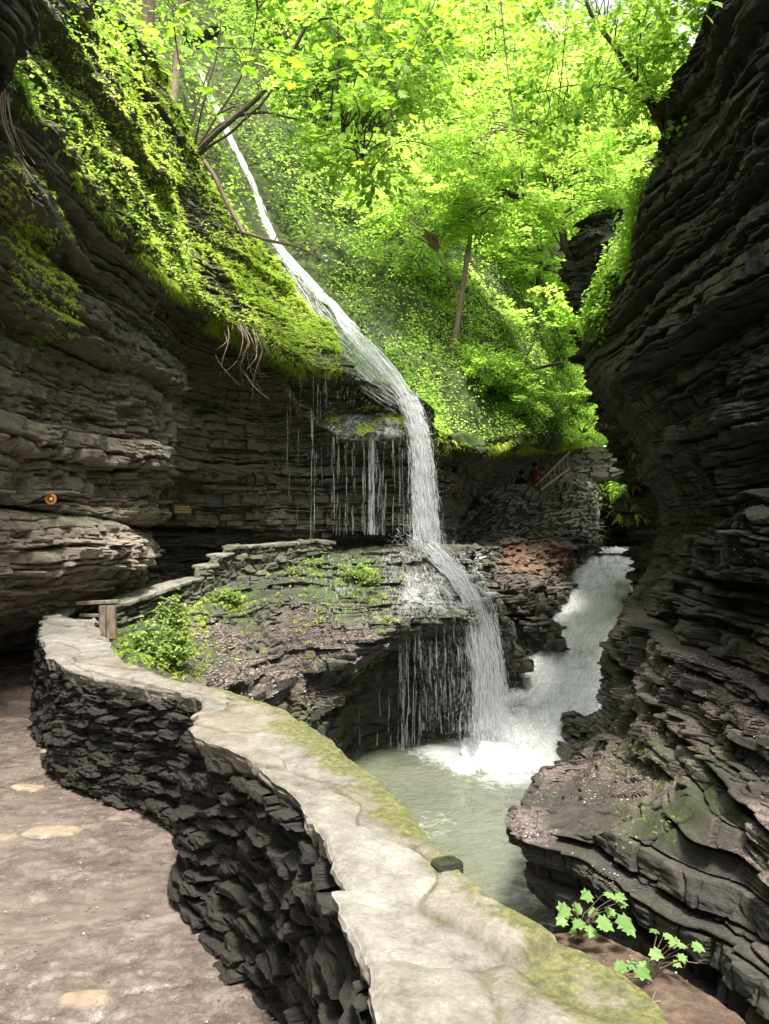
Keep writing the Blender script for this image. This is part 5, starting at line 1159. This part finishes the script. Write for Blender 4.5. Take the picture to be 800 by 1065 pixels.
seedling('left one of two leafy maple seedlings beside the parapet end',603,975,3.52,[(590,942,20,-.6),(597,940,18,.5),(606,958,17,-.4),(612,947,15,.7),(622,955,20,.9),(625,960,18,.3),(615,930,17,-.7),(630,928,16,.3),(640,932,15,.8),(643,940,13,.9),(642,955,22,.8),(650,962,18,.4),(620,975,15,.4),(593,968,22,.5),(602,985,12,-.4),(636,945,15,-.3),(588,955,16,-.3),(617,965,18,-.5)],61)
seedling('right one of two maple seedlings with lobed leaves by the dark crevice',676,1025,3.16,[(650,1002,18,-.8),(655,998,17,.4),(662,1008,20,.5),(668,1000,16,-.3),(676,990,17,.5),(684,968,13,-.6),(690,972,15,.6),(697,978,15,.5),(704,982,13,.7),(708,992,13,.3),(720,982,16,.9),(684,1014,14,-.5),(692,1012,17,.8),(690,1022,18,.7),(645,1018,20,-.8),(660,1020,18,.4),(676,1040,22,.2),(632,1026,17,-.6),(668,1014,15,.2),(700,1000,12,.6)],62)
for q,(a,b,lab) in enumerate([((640,1062,2.9),(704,1040,3.05),'thin pale twig lying on the soil below the maple seedlings'),((686,1010,3.2),(728,1004,3.1),'short bare twig sticking out over the dark crevice')]):
    t=thing('twig',lab,'twig');a,b=P(*a),P(*b);limbs('twig_wood',[([a,(a+b)/2+np.array([0,0,.02]),b],.005,.002),([(a*.4+b*.6),(a*.3+b*.7)+np.array([.0,0,.05])],.003,.001)],MBARKL,t,m=5,k=8,wob=.04,seed=q)
# mossy lump on the coping
t=thing('broken_stone','small dark mossy stone stub standing on the parapet edge','stone');rough_block('stone_block',np.array([.16,1.93,-.845]),.075,.06,.04,(1,.5,0),MMAS,t,9,{'moss':.45,'warm':0,'rust':0,'litter':0})
# rocks at the foot of the cascade
def boulder(lab,c0,sx,sy,sz,seed,tiltx=0.,n=44,mat=None):
    t=thing('boulder',lab,'rock');u=np.linspace(-1,1,n);A_,B_=np.meshgrid(u,u,indexing='ij');one=np.ones_like(A_);Vs=[];qs=[];b=0
    idx=np.arange(n*n).reshape(n,n);q0=np.stack([idx[:-1,:-1],idx[:-1,1:],idx[1:,1:],idx[1:,:-1]],-1).reshape(-1,4)
    for f in ((A_,B_,one),(B_,A_,-one),(one,A_,B_),(-one,B_,A_),(B_,one,A_),(A_,-one,B_)): Vs.append(np.stack(f,-1).reshape(-1,3));qs.append(q0+b);b+=n*n
    V=np.concatenate(Vs);V=V/((np.abs(V)**3.2).sum(1,keepdims=True)**(1/3.2));N=norm(V*np.array([1/sx,1/sy,1/sz]))
    V=V*np.array([sx,sy,sz])*.5;V=V*(1+.5*(fbm(V*1.3/min(sx,sy)+seed,3,seed)-.5))[:,None]
    V[:,2]+=V[:,0]*tiltx;W=V+np.asarray(c0);o=strata(W,ac=.14,af=.07,ab=.08,crack=.05,lump=.08,gr=.03)[0];W=W+norm(N*np.array([1,1,.3]))*o[:,None]
    at={k:np.full(len(W),v) for k,v in dict(moss=.35,warm=.15,rust=0,litter=.3).items()}
    mesh('rock_block',W,np.concatenate(qs),np.arange(len(V)//(n*n)*(n-1)**2)*4,mat or MRIGHT,t,False,at)
for q,(x,y,Y,sx,sy,sz,tx,lab) in enumerate([(610,758,12.1,.8,1.0,.45,-.1,'dark wet slab of rock at the right foot of the cascade'),(608,784,11.5,.7,.8,.3,-.1,'low wet black slab at the pool edge right of the cascade'),(560,655,15.4,1.,1.0,.6,-.35,'dark wedge of rock jutting into the cascade from the left'),(530,622,15.6,1.0,.9,.35,-.4,'flat tilted slab on the bank left of the cascade'),(522,705,14.2,.8,.8,1.3,-.3,'tall dark boulder between the lower fall and the cascade')]):
    boulder(lab,P(x,y,Y),sx,sy,sz,80+q,tx)
# ground sheet far beyond
V=np.array([[[-400,-400,-7.],[400,-400,-7.]],[[-400,800,-7.],[400,800,-7.]]]);ob=grid('ground',V,MHILL,attrs={'rock':np.zeros(4)});tag(ob,kind='structure')
print('all',time.time()-T0)

# ------------------------------------------------------------ light, sky, camera
w=bpy.data.worlds.new('World');SC.world=w;w.use_nodes=True;nt=w.node_tree;nt.nodes.clear()
sky=nt.nodes.new('ShaderNodeTexSky');sky.sky_type='NISHITA';sky.sun_disc=False
sd=norm(np.array([.14,-.42,1.05]));el=math.asin(sd[2]);az=math.atan2(sd[0],sd[1])
sky.sun_elevation=el;sky.sun_rotation=az;sky.air_density=1.;sky.dust_density=3.
hs=nt.nodes.new('ShaderNodeHueSaturation');hs.inputs['Saturation'].default_value=.12
bg=nt.nodes.new('ShaderNodeBackground');bg.inputs[1].default_value=.13;wo=nt.nodes.new('ShaderNodeOutputWorld')
nt.links.new(sky.outputs[0],hs.inputs['Color']);nt.links.new(hs.outputs[0],bg.inputs[0]);nt.links.new(bg.outputs[0],wo.inputs[0])
ld=bpy.data.lights.new('sun','SUN');ld.energy=3.6;ld.angle=R_(12);ld.color=(1,.96,.88);lo=bpy.data.objects.new('sun',ld);COL.objects.link(lo)
from mathutils import Vector
lo.rotation_euler=Vector(sd).to_track_quat('Z','Y').to_euler()
cam=bpy.data.cameras.new('camera');co=bpy.data.objects.new('camera',cam);COL.objects.link(co);SC.camera=co
cam.sensor_fit='VERTICAL';cam.sensor_height=36;cam.lens=36*F/1065;cam.clip_end=2000;cam.clip_start=.05
co.rotation_euler=(R_(90)+TH,0,0)
vs=SC.view_settings;vs.view_transform='Standard';vs.look='None';vs.gamma=1;vs.use_curve_mapping=False;vs.exposure=1.55
SC.display_settings.display_device='sRGB'
SC.cycles.max_bounces=6;SC.cycles.diffuse_bounces=3;SC.cycles.glossy_bounces=2;SC.cycles.transmission_bounces=4;SC.cycles.transparent_max_bounces=16
SC.cycles.caustics_reflective=False;SC.cycles.caustics_refractive=False;SC.cycles.use_denoising=True
